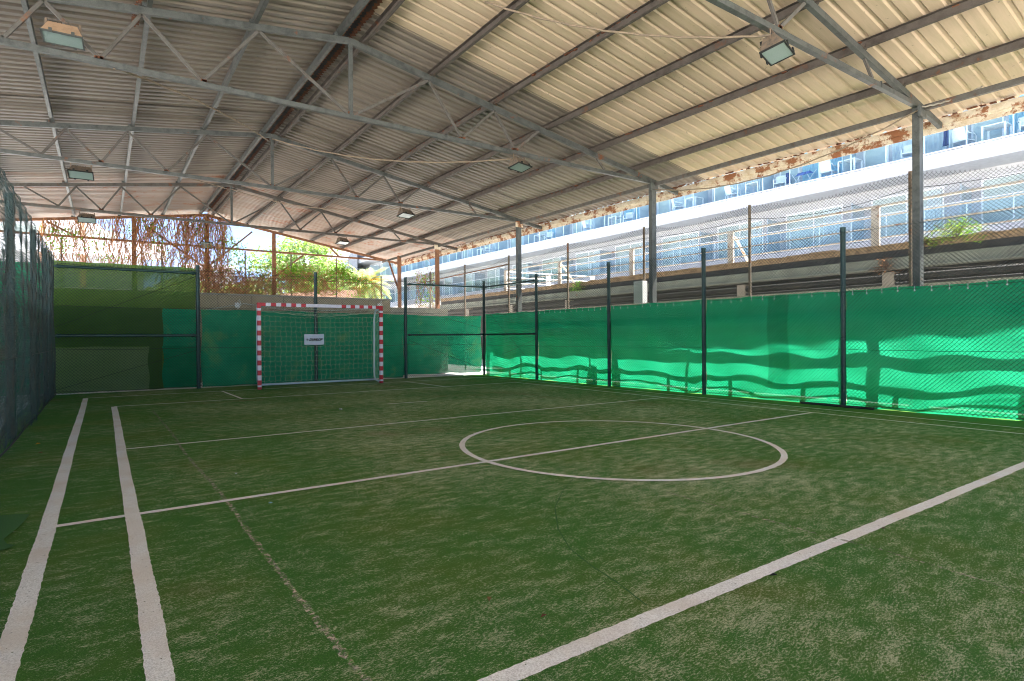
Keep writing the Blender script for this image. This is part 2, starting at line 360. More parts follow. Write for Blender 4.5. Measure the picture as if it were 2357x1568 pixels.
strip(seam, [(2.4, 8.6), (3.9, 6.9), (4.6, 6.1)], .02, jag=.008)
tag(seam.build('sandy_seams', 'seam_sand'), 'thin sandy seams between the turf strips', kind='structure')
gr = MB()
gp = [(3.24, 3.75), (2.95, 3.53), (2.6, 3.2), (2.32, 2.83), (2.16, 2.53), (2.09, 2.27), (2.05, 2.05), (1.98, 1.79)]
strip(gr, gp, .008, z=.003, jag=.002)
gr.v = [(x, y, .0015) for x, y, z in gr.v]
pp = [(-.50, 5.24), (-.42, 5.18), (-.44, 4.95), (-.46, 4.83), (-.5, 4.62), (-.47, 4.5), (-.42, 4.44), (-.52, 4.36), (-1.1, 4.2), (-1.1, 5.35)]
n0 = len(gr.v); gr.v += [(x, y, .012) for x, y in pp]; gr.f.append(tuple(range(n0, n0 + len(pp)))[::-1]); gr.mi.append(0)
tag(gr.build('turf_patch', 'turf_clean'), 'clean dark green turf flap and groove', kind='structure')
# litter on the court
def litter(x, y, s, mat, label, cat, name):
    mb = MB(); a = rnd.uniform(0, 6.3)
    pts = [(math.cos(a) * s, math.sin(a) * s), (math.cos(a + 1.3) * s * .5, math.sin(a + 1.3) * s * .5), (-math.cos(a) * s, -math.sin(a) * s), (math.cos(a - 1.5) * s * .45, math.sin(a - 1.5) * s * .45)]
    mb.quad(*[(x + px_, y + py_, .022 + .35 * s * (i % 2)) for i, (px_, py_) in enumerate(pts)])
    o = mb.build(name, mat); md = o.modifiers.new('t', 'SOLIDIFY'); md.thickness = .003; tag(o, label, cat, 'litter scattered on the turf')
litter(1.42, 2.22, .022, 'dry_leaf', 'dry tan leaf lying on the turf right of the sandy seam', 'leaf', 'dry_leaf')
litter(1.52, 1.95, .018, 'rust', 'small brown leaf on the turf near the bottom edge', 'leaf', 'dry_leaf')
litter(-.62, 8.6, .03, 'palm_fruit', 'orange leaf on the turf by the foot of the left fence', 'leaf', 'dry_leaf')
litter(-.55, 7.9, .025, 'dry_leaf', 'brown leaf on the turf left of the outer side line', 'leaf', 'dry_leaf')
litter(.95, 5.6, .02, 'towel', 'white scrap of paper on the turf between the side line and the halfway line', 'paper', 'paper_scrap')
litter(.98, 4.45, .014, 'curtain_blue', 'tiny blue scrap on the turf below the halfway line', 'paper', 'paper_scrap')
litter(2.7, 1.62, .02, 'black_rubber', 'dark pine cone flake beside the near thick line', 'leaf', 'dry_leaf')
litter(3.9, 1.62, .018, 'bark', 'dark leaf lying on the near thick line', 'leaf', 'dry_leaf')
litter(3.25, 9.65, .05, 'towel', 'pale scrap on the far turf in front of the goal', 'paper', 'paper_scrap')

# ---------------------------------------------------------------- canopy
RX, RZ = 3.48, 6.25
SR, SL = .168, .142
XE, XO, XL = 11.0, 12.0, -5.5
TY = [-1.56, 4.04, 9.7, 15.3, 20.9, 26.5]
def zt(x): return RZ - SR * (x - RX) if x > RX else RZ - SL * (RX - x)
ZB = 4.98
canopy = thing('sports_canopy', 'long pitched metal roof on galvanised trusses and pillars over the court', 'canopy', (3.5, 9.6, 0))
def part(mb, name, mat, parent=canopy, **k): return mb.build(name, mat, parent, **k)
TOPN = [-5.0, -3.9, -2.2, -.6, .48, 2.02, RX, 4.95, 6.4, 7.5]
for ti, y in enumerate(TY):
    gable = (ti == 5)
    tr = bpy.data.objects.new('truss', None); col.objects.link(tr); tr.location = (RX, y, 0); tr.parent = canopy; tr.matrix_parent_inverse = canopy.matrix_basis.inverted()
    steel = 'galvanised' if ti < 4 else 'rusty_web'
    if gable: steel = 'rust_post'
    mb = MB(); mb.beam((RX - .02, y, zt(RX)), (XL - .6, y, zt(XL - .6)), .07, .10); mb.beam((RX - .02, y, zt(RX)), (XO - .07, y, zt(XO - .07)), .07, .10)
    part(mb, 'top_chord', steel, tr, bevel=.004)
    mb = MB(); mb.beam((XL, y, ZB), (XE, y, ZB - .02), .075, .075)
    if not gable:
        for xs in (1.0 + .6, 5.3, 9.6): mb.box(xs, xs + .025, y - .046, y + .046, ZB - .05, ZB + .04)
    part(mb, 'bottom_chord', steel, tr, bevel=.004)
    if not gable:
        mb = MB(); mb.beam((RX, y, ZB + .03), (RX, y, zt(RX) - .05), .06, .06, (0, 1, 0)); part(mb, 'king_post', 'galvanised', tr)
        webs = [(-.6, 0.0), (.48, 0.0), (.48, 1.23), (2.02, 1.23), (2.02, RX), (4.95, RX), (4.95, 5.65), (6.4, 5.65), (6.4, 6.9), (7.5, 6.9), (9.15, 9.4), (-2.2, -2.4), (-1.8, -1.0), (-.6, -1.0)]
        for a, b_ in webs:
            if a == -1.8: a = -1.75
            pa = Vector((a, y, zt(a) - .05)); pb = Vector((b_, y, ZB + .035))
            if b_ == RX: pb.x += .05 if a > RX else -.05
            mb = MB(); mb.beam(pa, pb, .035, .045); o = part(mb, 'web', 'rusty_web', tr)
        for bx in (0.0, 1.23, RX, 5.65, 6.9):
            mb = MB()
            for q in range(5):
                cx_ = bx + rnd.uniform(-.05, .05); mb.box(cx_ - .02, cx_ + .02, y - .028, y + .028, ZB + .036, ZB + .055 + rnd.random() * .02)
            part(mb, 'weld_rust', 'rust', tr)
        mb = MB(); mb.box(XE - .16, XE + .1, y - .1, y - .06, 4.75, 4.93); part(mb, 'gusset', 'rust_paint' if ti > 2 else 'galvanised', tr)
# pillars
for k, (x, y) in enumerate([(XE, yy) for yy in (-1.56, 4.04, 9.7, 15.3, 20.9, 24.55)] + [(XL, yy) for yy in TY] + [(1.0, 26.5), (RX, 26.5), (6.06, 26.5)]):
    if x == XL and y > 26: continue
    mb = MB(); w = .075; top = zt(x) - .06 if y > 26 else ZB - .04
    mb.box(x - w, x + w, y - w + .02, y + w - .02, -.02, top)
    mat = 'rust_post' if (y > 15.5 or y > 26) else 'galvanised'
    if y == 15.3 and x == XE: mat = 'galvanised'
    if y > 15 and x == XE and y > 20: mat = 'rust_post'
    o = part(mb, 'pillar', mat, bevel=.006)
# braces on the gable
def braces():
    for p, q in (((6.1, 26.5, 3.9), (7.3, 26.5, 4.93)), ((RX - .05, 26.5, 4.1), (1.4, 26.5, 5.6)), ((3.55, 26.5, 4.2), (5.2, 26.5, 5.75)), ((8.9, 26.5, 4.97), (8.5, 26.5, 5.35)), ((XE, 24.5, 3.2), (XE, 25.75, 4.85)), ((-.8, 26.5, 5.0), (-1.6, 26.5, 5.45))):
        mb = MB(); mb.beam(p, q, .06, .06); part(mb, 'brace', 'rust_post')
braces()
# purlins (C section: web plus two flanges)
def purlin(x, h=.13, mat='galvanised', w=.055):
    z = zt(x) + .05; mb = MB(); s_ = -1 if x > RX else 1
    mb.box(x - .003 * 1, x + .003, -4, 27.0, z, z + h)
    a, b_ = sorted((x + .003 * s_, x + w * s_)); mb.box(a, b_, -4, 27.0, z, z + .006); mb.box(a, b_, -4, 27.0, z + h - .006, z + h)
    for k in range(len(TY)): mb.box(x - .06, x + .03, TY[k] - .05, TY[k] + .05, z - .004, z + .05)
    return part(mb, 'purlin', mat)
for x in (3.26, 1.95, .55, -.85, -2.25, -3.65, -5.05): purlin(x)
for x in (3.74, 5.05, 6.4, 7.75): purlin(x, mat='purlin_steel')
for x in (9.1, 10.4): purlin(x, mat='purlin_steel')
mb = MB(); mb.beam((XE + .02, -4, ZB - .06), (XE + .02, 26.5, ZB - .1), .06, .09); part(mb, 'eave_beam', 'rusty_web')
mb = MB(); zf = zt(XO) + .17
mb.box(XO - .05, XO, -4, 27.2, zf - .14, zf - .02); mb.box(XO + .002, XO + .03, -4, 27.2, zf - .24, zf - .1); part(mb, 'fascia', 'rust_paint')
mb = MB(); mb.box(XO + .032, XO + .06, -4, 27.2, zf - .25, zf - .235)
# corrugated sheets
SHN = [0]
def sheet(x0, x1, y0, y1, mat, period=.25, amp=.024, prof=None):
    SHN[0] += 1; zo = .0045 * (SHN[0] % 5); y1 += .22
    mb = MB(); P = prof or (((0, 0), (.66, 0), (.75, 1), (.91, 1)) if mat == 'roof_cream' else ((0, 0), (.46, 0), (.60, 1), (.86, 1))); ys = []
    y = y0
    while y < y1 - 1e-6:
        for f_, a in P:
            yy = y + f_ * period
            if yy < y1: ys.append((yy, a))
        y += period
    ys.append((y1, 0)); n0 = len(mb.v); nx = 4
    for yy, a in ys:
        for i in range(nx + 1):
            x = x0 + (x1 - x0) * i / nx; mb.v.append((x, yy, zt(x) + .186 + zo + a * amp + .004 * math.sin(x * 2 + yy)))
    for j in range(len(ys) - 1):
        for i in range(nx):
            a = n0 + j * (nx + 1) + i; mb.f.append((a, a + 1, a + nx + 2, a + nx + 1)); mb.mi.append(0)
    return part(mb, 'roof_sheet', mat)
RS = RX + .1
for y0, y1, mat in ((-4, -1.5, 'roof_cream'), (-1.49, 4.0, 'roof_cream'), (4.01, 8.75, 'roof_cream')):
    sheet(RS, XO + .06, y0, y1, mat)
for y0, y1, mat in ((8.76, 14.2, 'roof_zinc'), (14.21, 20.0, 'roof_zinc')):
    sheet(RS, XO + .06, y0, y1, mat, .2, .03)
sheet(RS, XO + .06, 20.01, 27.2, 'roof_rusting', .2, .03)
LS = RX - .1
for y0, y1, mat in ((-4, 4.0, 'roof_cream'), (4.01, 7.35, 'roof_cream'), (7.36, 14.2, 'roof_zinc'), (14.21, 20.0, 'roof_zinc'), (20.01, 27.2, 'roof_rusting')):
    sheet(LS, XL - .7, y0, y1, mat, .25 if mat == 'roof_cream' else .2, .032)
# ragged rusted ridge cap
mb = MB(); y = -9.0
mb.grid(lambda a, b_: (RX + (b_ - .5) * .62, -4 + 31.2 * a, RZ + .285 - .15 * abs(b_ - .5) + .006 * math.sin(a * 500)), 300, 2)
part(mb, 'ridge_cap', 'dark_metal_shade')
mb = MB(); rr_ = random.Random(3)
y = -3.8
while y < 26.8:
    for sd_ in (-1, 1):
        l = rr_.uniform(.03, .09); x = RX + sd_ * .09
        n = 6; yy = [y + l * math.sin(k * 1.05) for k in range(n)]
        mb.quad((x - sd_ * .0, y - l * 1.2, zt(x) + .188), (x + sd_ * rr_.uniform(.02, .05), y - l * .4, zt(x) + .178), (x - sd_ * .03, y + l, zt(x) + .183), (x - sd_ * rr_.uniform(.05, .08), y, zt(x) + .198))
    y += .1
part(mb, 'ridge_rust_flakes', 'rust')
# rust clumps hanging off the purlins
mb = MB()
for (x, ya, yb, dens) in ((6.4, 4.4, 8.4, 60), (6.4, 9.9, 14.5, 40), (.42, 9.0, 10.6, 50), (7.75, 10, 26, 90), (9.1, 9.8, 26, 130), (10.4, 9.8, 26, 130), (9.1, 2, 9, 60), (XO - .06, -2, 26, 260), (6.4, 16, 26, 80)):
    for k in range(dens):
        yy = rr_.uniform(ya, yb); s_ = rr_.uniform(.008, .026) * (1.5 if k % 9 == 0 else 1); xx = x + rr_.uniform(-.02, .07); zz = zt(x) + .172 + rr_.uniform(-.012, .01)
        mb.box(xx - s_, xx + s_, yy - s_ * 1.6, yy + s_ * 1.6, zz - s_ * .6, zz + .004)
part(mb, 'rust_clumps', 'rust')

# ---------------------------------------------------------------- floodlights and cables
def floodlight(tan, tilt):
    root = thing('floodlight', 'x', 'floodlight', (0, 0, 0))
    c_, s_ = math.cos(tilt), math.sin(tilt)
    def rot(p): x, y, z = p; return (x, y * c_ - z * s_, y * s_ + z * c_)
    def rb(mb): mb.v = [rot(p) for p in mb.v]; return mb
    mb = MB(); a = [(-.24, -.16, -.06), (.24, -.16, -.06), (.24, .16, -.06), (-.24, .16, -.06)]; b_ = [(-.17, -.05, .14), (.17, -.05, .14), (.17, .10, .14), (-.17, .10, .14)]
    mb.quad(*b_); mb.quad(*a[::-1])
    for i in range(4): j = (i + 1) % 4; mb.quad(a[i], a[j], b_[j], b_[i])
    rb(mb).build('housing', 'lamp_tan' if tan else 'lamp_body', root)
    mb = MB(); mb.box(-.25, .25, -.17, -.15, -.085, -.062); mb.box(-.25, .25, .15, .17, -.085, -.062); mb.box(-.25, -.23, -.149, .149, -.085, -.062); mb.box(.23, .25, -.149, .149, -.085, -.062)
    for x in (-.13, .13): mb.box(x - .02, x + .02, -.185, -.165, -.09, -.03); mb.box(x - .02, x + .02, .172, .19, -.09, -.03)
    rb(mb).build('frame', 'black_rubber' if not tan else 'galvanised', root)
    mb = MB(); mb.box(-.229, .229, -.149, .149, -.078, -.068); rb(mb).build('glass', 'lamp_glass', root)
    mb = MB(); mb.beam((-.2, .02, .0), (-.2, .02, .2), .03, .006, (0, 1, 0)); mb.beam((.2, .02, .0), (.2, .02, .2), .03, .006, (0, 1, 0)); mb.beam((-.215, .02, .2), (.215, .02, .2), .03, .006); mb.build('bracket', 'lamp_body', root)
    mb = MB(); mb.tube([(.03, .12, .1), (.03, .19, .1)], .045, 10); mb.box(-.08, .06, .1, .17, .1, .16)
    for k in range(5): mb.box(-.12 + k * .05, -.11 + k * .05, -.03, .08, .14, .165)
    rb(mb).build('gear_box', 'black_rubber', root)
    return root
FL = [(-.39, 9.7, 1, .12, 'tan-backed floodlight facing forward on the left end of the second truss'), (7.0, 9.7, 0, .22, 'dark floodlight under the second truss, right of the court centre'),
      (6.78, 4.04, 0, .2, 'large rust-brown floodlight with gridded glass under the nearest truss'), (-.35, 15.3, 0, .35, 'floodlight on the left end of the third truss'),
      (7.05, 15.3, 0, .22, 'floodlight under the third truss, above the goal side'), (-.35, 20.9, 0, .35, 'pale floodlight on the left of the fourth truss, above the vines'),
      (7.15, 20.9, 0, .22, 'small floodlight under the fourth truss above the palm'), (3.45, 26.4, 0, .9, 'floodlight half hidden in the brown vines on the end beam')]
for x, y, tan, tilt, lab in FL:
    o = floodlight(tan, -tilt if tan else -tilt); o.location = (x, y - .02, ZB - .24 if not tan else ZB + .06); tag(o, lab, 'floodlight', 'floodlights under the roof'); o.scale = (.88, .88, .88); o.rotation_euler = (0, 0, .25 if x > 5 else -.05)
    if tan: o.location = (x, y - .22, ZB + .16)
    if y > 26: o.location = (x, y, 5.05)
    if y == 4.04: o.location = (6.78, 4.0, 4.72)
def cable(name, a, b_, sag, r, mat, lab, cat='cable', n=24, grp='cables slung between the trusses'):
    a, b_ = Vector(a), Vector(b_); mb = MB()
    mb.tube([a.lerp(b_, i / n) + Vector((0, 0, -4 * sag * (i / n) * (1 - i / n) + .006 * math.sin(i * 2.1))) for i in range(n + 1)], r, 6)
    return tag(mb.build(name, mat, smooth=True), lab, cat, grp)
cable('sagging_cable', (.15, 9.7, ZB - .04), (RX - .1, 15.3, 6.12), -.12, .017, 'cable', 'pale brown cable rising from the left floodlight of the second truss to the third ridge')
cable('sagging_cable', (RX, 15.25, 6.16), (7.0, 9.72, ZB - .1), .28, .016, 'cable', 'tan cable sagging from the third ridge to the right floodlight of the second truss')
cable('sagging_cable', (.1, 15.3, ZB - .04), (RX - .1, 20.9, 6.1), -.1, .016, 'cable', 'thin cable rising from the left floodlight of the third truss')
cable('sagging_cable', (RX, 20.85, 6.1), (7.0, 15.3, ZB - .1), .28, .015, 'cable', 'thin cable sagging to the right floodlight of the third truss')
cable('sagging_cable', (4.6, 7.2, 6.1), (6.75, 4.06, ZB - .08), .2, .014, 'cable', 'pale cable at the top drooping to the nearest large floodlight')
cable('white_conduit', (XE - .1, 4.0, 4.86), (XE - .02, 9.7, 4.8), .42, .013, 'cable', 'long tan conduit sagging from the nearest pillar along the eave')
cable('white_conduit', (XE - .1, 3.96, 4.9), (XE + .1, 3.2, 5.02), .05, .013, 'conduit_tan', 'short pale conduit bent around the head of the nearest pillar')

# ---------------------------------------------------------------- fences
def chainlink(P, U, V, lu, lv, d, r, warp=None, spikes=True, k=3, seg=.35):
    """diamond mesh filling a lu x lv panel from P along U and V"""
    P, U, V = Vector(P), Vector(U), Vector(V); Nn = U.cross(V).normalized(); mb = MB()
    def pt(a, b_):
        w = warp(a, b_) if warp else 0
        return P + U * a + V * b_ + Nn * w
    for sgn in (1, -1):
        c0 = -lv if sgn == 1 else 0.0; c1 = lu if sgn == 1 else lu + lv
        n = int((c1 - c0) / d)
        for i in range(n + 1):
            c_ = c0 + (i + .5) * d
            # line a = c + sgn*b
            b0, b1 = 0.0, lv
            if sgn == 1: b0 = max(0, -c_); b1 = min(lv, lu - c_)
            else: b0 = max(0, c_ - lu); b1 = min(lv, c_)
            if b1 - b0 < .01: continue
            m_ = max(1, int((b1 - b0) / seg)); off = .25 * r * sgn
            pts = [pt(c_ + sgn * (b0 + (b1 - b0) * j / m_), b0 + (b1 - b0) * j / m_) + Nn * off for j in range(m_ + 1)]
            if spikes and b1 > lv - 1e-6: pts.append(pts[-1] + V * .022 + U * (sgn * .004))
            mb.tube(pts, r, k, caps=False)
    return mb
def cap_post(mb, x, y, w, z1, r=None):
    if r: mb.tube([(x, y, -.02), (x, y, z1)], r, 8); mb.tube([(x, y, z1), (x, y, z1 + .03)], r * 1.15, 8)
    else: mb.box(x - w / 2, x + w / 2, y - w / 2, y + w / 2, -.02, z1); mb.box(x - w / 2 - .005, x + w / 2 + .005, y - w / 2 - .005, y + w / 2 + .005, z1, z1 + .03)
GY = [-3.9, -.95, 1.95, 4.88, 7.62, 10.32, 13.23, 15.95]
def gx(y): return 10.12 + max(0, (10 - y)) * .028
fence = thing('chain_link_fence', 'tall dark green chain-link fence with square posts along the right side of the court', 'fence', (10.2, 6, 0))
for i, y in enumerate(GY):
    x = gx(y) if y < 15 else 10.07
    mb = MB(); mb.tube([(x, y, -.02), (x, y, 3.0)], .042, 10); mb.tube([(x, y, 3.0), (x, y, 3.03)], .047, 10)
    for k in range(24): mb.tube([(x - .043, y - .012, .15 + k * .12), (x - .052, y - .012, .16 + k * .12)], .006, 4)
    mb.build('post', 'fence_green', fence)
for i in range(len(GY) - 1):
    y0, y1 = GY[i], GY[i + 1]; x0 = gx(y0) - .045; x1 = (gx(y1) if y1 < 15 else 10.07) - .045
    U = (Vector((x1, y1, 0)) - Vector((x0, y0, 0))); L = U.length; U.normalize()
    chainlink((x0, y0, .03), U, (0, 0, 1), L, 2.93, .062, .0032, warp=lambda a, b_, i=i: .012 * wob(a, b_, .7, i)).build('mesh_panel', 'wire_dark', fence)
def wires(par, p, q, zs, r=.0028, mat='wire_dark', sag=.02):
    mb = MB()
    for z in zs:
        a, b_ = Vector((*p, z)), Vector((*q, z)); mb.tube([a.lerp(b_, t_ / 12) + Vector((0, 0, -sag * 4 * t_ / 12 * (1 - t_ / 12) + .004 * math.sin(t_ * 1.7))) for t_ in range(13)], r, 4)
    mb.build('tension_wire', mat, par)
for i in range(len(GY) - 1):
    y0, y1 = GY[i], GY[i + 1]; x0 = gx(y0) - .05; x1 = (gx(y1) if y1 < 15 else 10.07) - .05
    wires(fence, (x0, y0), (x1, y1), (.06, .97, 1.93, 2.93), .0035, sag=.012)
def rail(par, p, q, z, r=.026, fl=True):
    a, b_ = Vector((*p, z)), Vector((*q, z)); mb = MB(); d = (b_ - a).normalized()
    mb.tube([a + d * .04, a + d * .10, a + d * .17, b_ - d * .17, b_ - d * .10, b_ - d * .04], [.016, r * 1.5, r, r, r * 1.5, .016], 8); mb.build('rail', 'fence_green', par, smooth=True)
rail(fence, (10.07, 15.95), (gx(13.23), 13.23), 2.83); rail(fence, (10.07, 15.95), (gx(13.23), 13.23), 1.31)
for p, q in (((10.04, 15.9, 2.2), (gx(13.23) - .02, 13.27, .35)), ((10.04, 15.9, .4), (gx(13.23) - .02, 13.27, 1.15))):
    mb = MB(); mb.tube([p, q], .004, 4); mb.build('bracing_wire', 'wire_dark', fence)

BYF = 16.2
bfence = thing('chain_link_fence', 'dark green chain-link fence with round posts closing the far end behind the goal', 'fence', (4.6, BYF, 0))
BX = [-.9, 1.92, 4.8, 7.45, 10.07]
BYS = [BYF, BYF, BYF + .05, BYF, 15.95]
for x, y in list(zip(BX, BYS))[1:4]:
    mb = MB(); mb.tube([(x, y, -.02), (x, y, 3.0)], .045, 10); mb.tube([(x, y, 3.0), (x, y, 3.03)], .05, 10)
    for k in range(24): mb.tube([(x - .012, y - .045, .15 + k * .12), (x - .012, y - .056, .16 + k * .12)], .007, 4)
    mb.build('post', 'fence_green', bfence)
for i in range(4):
    a, b_ = Vector((BX[i], BYS[i] - .05, .03)), Vector((BX[i + 1], BYS[i + 1] - .05, .03)); U = b_ - a; L = U.length; U.normalize()
    chainlink(a, U, (0, 0, 1), L, 2.9 if i else 2.86, .068, .0032, warp=lambda a, b_, i=i: .02 * wob(a, b_, .8, i)).build('mesh_panel', 'wire_dark', bfence)
    wires(bfence, (a.x, a.y), (b_.x, b_.y), (.08, 1.02, 1.98, 2.9), .004, sag=.03)
rail(bfence, (7.45, BYF - .04), (10.07, 15.91), 2.83); rail(bfence, (7.45, BYF - .04), (10.07, 15.91), 1.31)
rail(bfence, (-.9, BYF - .07), (1.92, BYF - .06), 2.83, .03); rail(bfence, (-.9, BYF - .07), (1.92, BYF - .06), 1.31, .03)
for p, q in (((-.85, BYF - .08, .12), (1.88, BYF - .08, .95)), ((-.85, BYF - .08, 1.5), (1.88, BYF - .08, 2.75)), ((7.5, BYF - .08, 1.15), (10.0, 15.88, .2)), ((8.1, BYF - .08, 1.98), (10.0, 15.88, 1.5))):
    mb = MB(); mb.tube([p, q], .004, 4); mb.build('bracing_wire', 'wire_dark', bfence)

LX = -.87
lfence = thing('chain_link_fence', 'grey-green chain-link fence draped with fine netting along the left side', 'fence', (LX, 8, 0))
LY = [-3.0, .4, 3.9, 6.6, 9.45, 12.4, 14.7, 16.15]
for y in LY:
    mb = MB(); mb.tube([(LX - .06, y, -.02), (LX - .06, y, 3.02)], .045, 10); mb.build('post', 'fence_green', lfence)
for y in (9.45, 12.4, 14.7):
    mb = MB(); mb.grid(lambda a, b_: (LX - .10 + .02 * math.sin(b_ * 9), y - .06 + .12 * a + .03 * math.sin(b_ * 7), .05 + 2.9 * b_), 4, 20); mb.build('net_fold', 'net_grey', lfence)
wl_ = lambda a, b_: .05 * wob(a, b_, .8, 2) * (1.2 - b_ / 3) + .012 * math.sin(a * 9)
chainlink((LX, -3, .02), (0, 1, 0), (0, 0, 1), 19.2, 3.0, .062, .0022, warp=wl_, k=3, seg=.3).build('mesh_panel', 'net_grey', lfence)
chainlink((LX - .05, -3, .02), (0, 1, 0), (0, 0, 1), 19.2, 2.1, .085, .0013, warp=lambda a, b_: .05 * wob(a, b_, 1.1, 5) + .02 * math.sin(a * 7), k=3, seg=.5, spikes=False).build('fine_net', 'net_grey', lfence)
wires(lfence, (LX + .01, -3), (LX + .01, 16.1), (3.0, 1.0), .004, 'wire_grey', .0)
mb = MB(); mb.tube([(LX + .03, y / 2, .06 + .01 * math.sin(y)) for y in range(-6, 33)], .012, 5); mb.build('bottom_cable', 'wire_dark', lfence)

RFX = 11.4
rf = thing('rusty_mesh_fence', 'taller fence of rusty round posts and sagging wire mesh beyond the pillars', 'fence', (RFX, 10, 0))
RY = [-4.7, -1.7, 1.3, 4.3, 7.35, 10.34, 13.34, 16.44, 19.4, 22.3, 24.7]
for y in RY:
    mb = MB(); mb.tube([(RFX, y, -.02), (RFX, y, 4.0), (RFX, y, 4.02)], .03, 8); mb.build('post', 'old_post', rf, smooth=False)
rr_ = random.Random(5)
for i in range(len(RY) - 1):
    L = RY[i + 1] - RY[i]; k_ = rr_.uniform(-.12, .02)
    mb = chainlink((RFX - .035, RY[i], 1.2), (0, 1, 0), (0, 0, 1), L, 2.72, .066, .003, warp=lambda a, b_, i=i: .04 * wob(a, b_, .6, i))
    # top edge sags between the posts
    mb.v = [(x, y, z + (k_ * math.sin(math.pi * (y - RY[i]) / L) + .05 * math.cos(2 * math.pi * (y - RY[i]) / L)) * max(0, (z - 2.6) / 1.3)) for x, y, z in mb.v]
    mb.build('mesh_panel', 'wire_grey', rf)
    wires(rf, (RFX - .05, RY[i]), (RFX - .05, RY[i + 1]), (3.72,), .005, 'wire_dark', rr_.uniform(.02, .16)); wires(rf, (RFX - .05, RY[i]), (RFX - .05, RY[i + 1]), (2.35,), .004, 'wire_grey', rr_.uniform(0, .08))
mb = MB()
mb.tube([(RFX, 16.44, 3.72), (RFX, 24.7, 3.6)], .022, 6); mb.build('top_tube', 'rust_post', rf)
# rusty fence under the far gable
gf = thing('rusty_mesh_fence', 'rusty wire fence overgrown with vines under the far gable', 'fence', (4, 26.4, 0))
for x in (-1.2, 1.9, 4.9, 6.75, 8.75, 10.9):
    mb = MB(); mb.tube([(x, 26.42, -.02), (x, 26.42, 4.9 if x in (6.75, 8.75, -1.2, 1.9, 4.9) else 4.2)], .03, 6); mb.build('post', 'old_post', gf)
chainlink((-2, 26.38, 1.5), (1, 0, 0), (0, 0, 1), 12.9, 2.3, .075, .003, warp=lambda a, b_: .03 * wob(a, b_)).build('mesh_panel', 'wire_grey', gf)
mb = MB(); mb.tube([(-2, 26.4, 3.82), (10.9, 26.4, 3.8)], .02, 6); mb.build('top_tube', 'rust_post', gf)

# ---------------------------------------------------------------- windbreak cloths
def screen(p, q, z0, z1, mat, lab, amp=.03, k=0, nu=70, nv=44, scallop=.0, name='windbreak_screen', grp='windbreak cloths tied to the fences', eyelets=False):
    p, q = Vector((*p, 0)), Vector((*q, 0)); U = (q - p); L = U.length; U.normalize(); Nn = Vector((-U.y, U.x, 0)); mb = MB()
    def fn(a, b_):
        x = a * L; lowfold = (1 - b_) ** 1.5
        w = amp * wob(x, b_ * 2, 1.1, k) + amp * 1.3 * lowfold * (math.sin(x * 2.3 + k + b_ * 5) * .5 + math.sin(x * 5.1 + 3 * b_ * 5 + k) * .25) + amp * .35 * (1 - b_) * (abs(math.sin(x * 4.1 + b_ * 9 + k)) ** .6 + .5 * abs(math.sin(x * 7.3 - b_ * 13 + 2 * k)) ** .6) + amp * .7 * math.sin((x * .8 - b_ * 2) * 6 + k) * (1 - abs(2 * b_ - 1))
        pinch = math.exp(-((min(x, L - x)) / .16) ** 2)
        w *= (1 - pinch)
        z = z0 + (z1 - z0) * b_ - scallop * math.sin(math.pi * a) * b_ + .012 * wob(x * 3, 0, 1, k) * (b_ if b_ > .9 else (1 if b_ < .05 else 0))
        return p + U * (x + .02 * math.sin(b_ * 8 + k * 3)) + Nn * w + Vector((0, 0, z))
    mb.grid(fn, nu, nv)
    o = mb.build(name, mat, smooth=True); tag(o, lab, 'windbreak cloth', grp)
    if eyelets:
        mb = MB(); n = int(L / .22)
        for i in range(n):
            a = (i + .5) / n; c_ = fn(a, .965); mb.tube([c_ - Nn * .012 * -1, c_ + Nn * .02], .012, 6); mb.tube([c_ + Vector((0, 0, .0)) + Nn * .02, c_ + Vector((0, 0, .07)) + Nn * .02], .004, 4)
        e = mb.build('eyelets', 'goal_white', o)
    return o
off = .07
labs = ['emerald windbreak cloth on the right fence behind the camera side', 'emerald windbreak cloth on the right fence just out of view', 'large bright emerald cloth at the right edge of the photo',
        'emerald cloth between the nearest green post and the next, with a diagonal fold', 'emerald cloth in the middle of the right fence, between the second and third posts', 'emerald cloth of the right fence with light eyelets, left of the middle', 'short emerald cloth next to the far corner post, crossed by a rail']
labs = ['emerald cloth on the right fence nearest the camera', 'emerald cloth on the right fence beside the camera', 'widest bright emerald cloth at the right edge, right of the nearest visible post',
        'emerald cloth with a bright diagonal fold, left of the nearest visible post', 'emerald cloth between the second and third posts of the right fence', 'emerald cloth left of the third post of the right fence', 'short emerald cloth crossed by rails beside the far corner post']
for i in range(len(GY) - 1):
    y0, y1 = GY[i], GY[i + 1]; x0 = gx(y0) + off; x1 = (gx(y1) if y1 < 15 else 10.07) + off
    if i < 2 or True:
        screen((x0, y0), (x1, y1), .002, 1.96, 'cloth_emerald', labs[i], .028, i * 1.7, eyelets=(2 <= i <= 5))
screen((gx(6.25) + .045, 5.85), (gx(6.6) + .045, 6.25), .3, 1.97, 'cloth_thin', 'narrow doubled strip of emerald cloth left of the nearest visible post', .008, 3, nu=8)
screen((2.0, BYF + .08), (4.8, BYF + .1), .03, 1.95, 'cloth_emerald_worn', 'faded emerald cloth left of the goal centre behind the net', .03, 9)
screen((4.8, BYF + .1), (7.4, BYF + .08), .03, 1.92, 'cloth_emerald_worn', 'faded emerald cloth stained yellow behind the right half of the goal', .03, 4)
screen((7.4, BYF + .08), (10.02, 16.05), .10, 1.92, 'cloth_emerald_worn', 'emerald cloth in the far right corner panel behind two rails', .03, 6, scallop=.03)
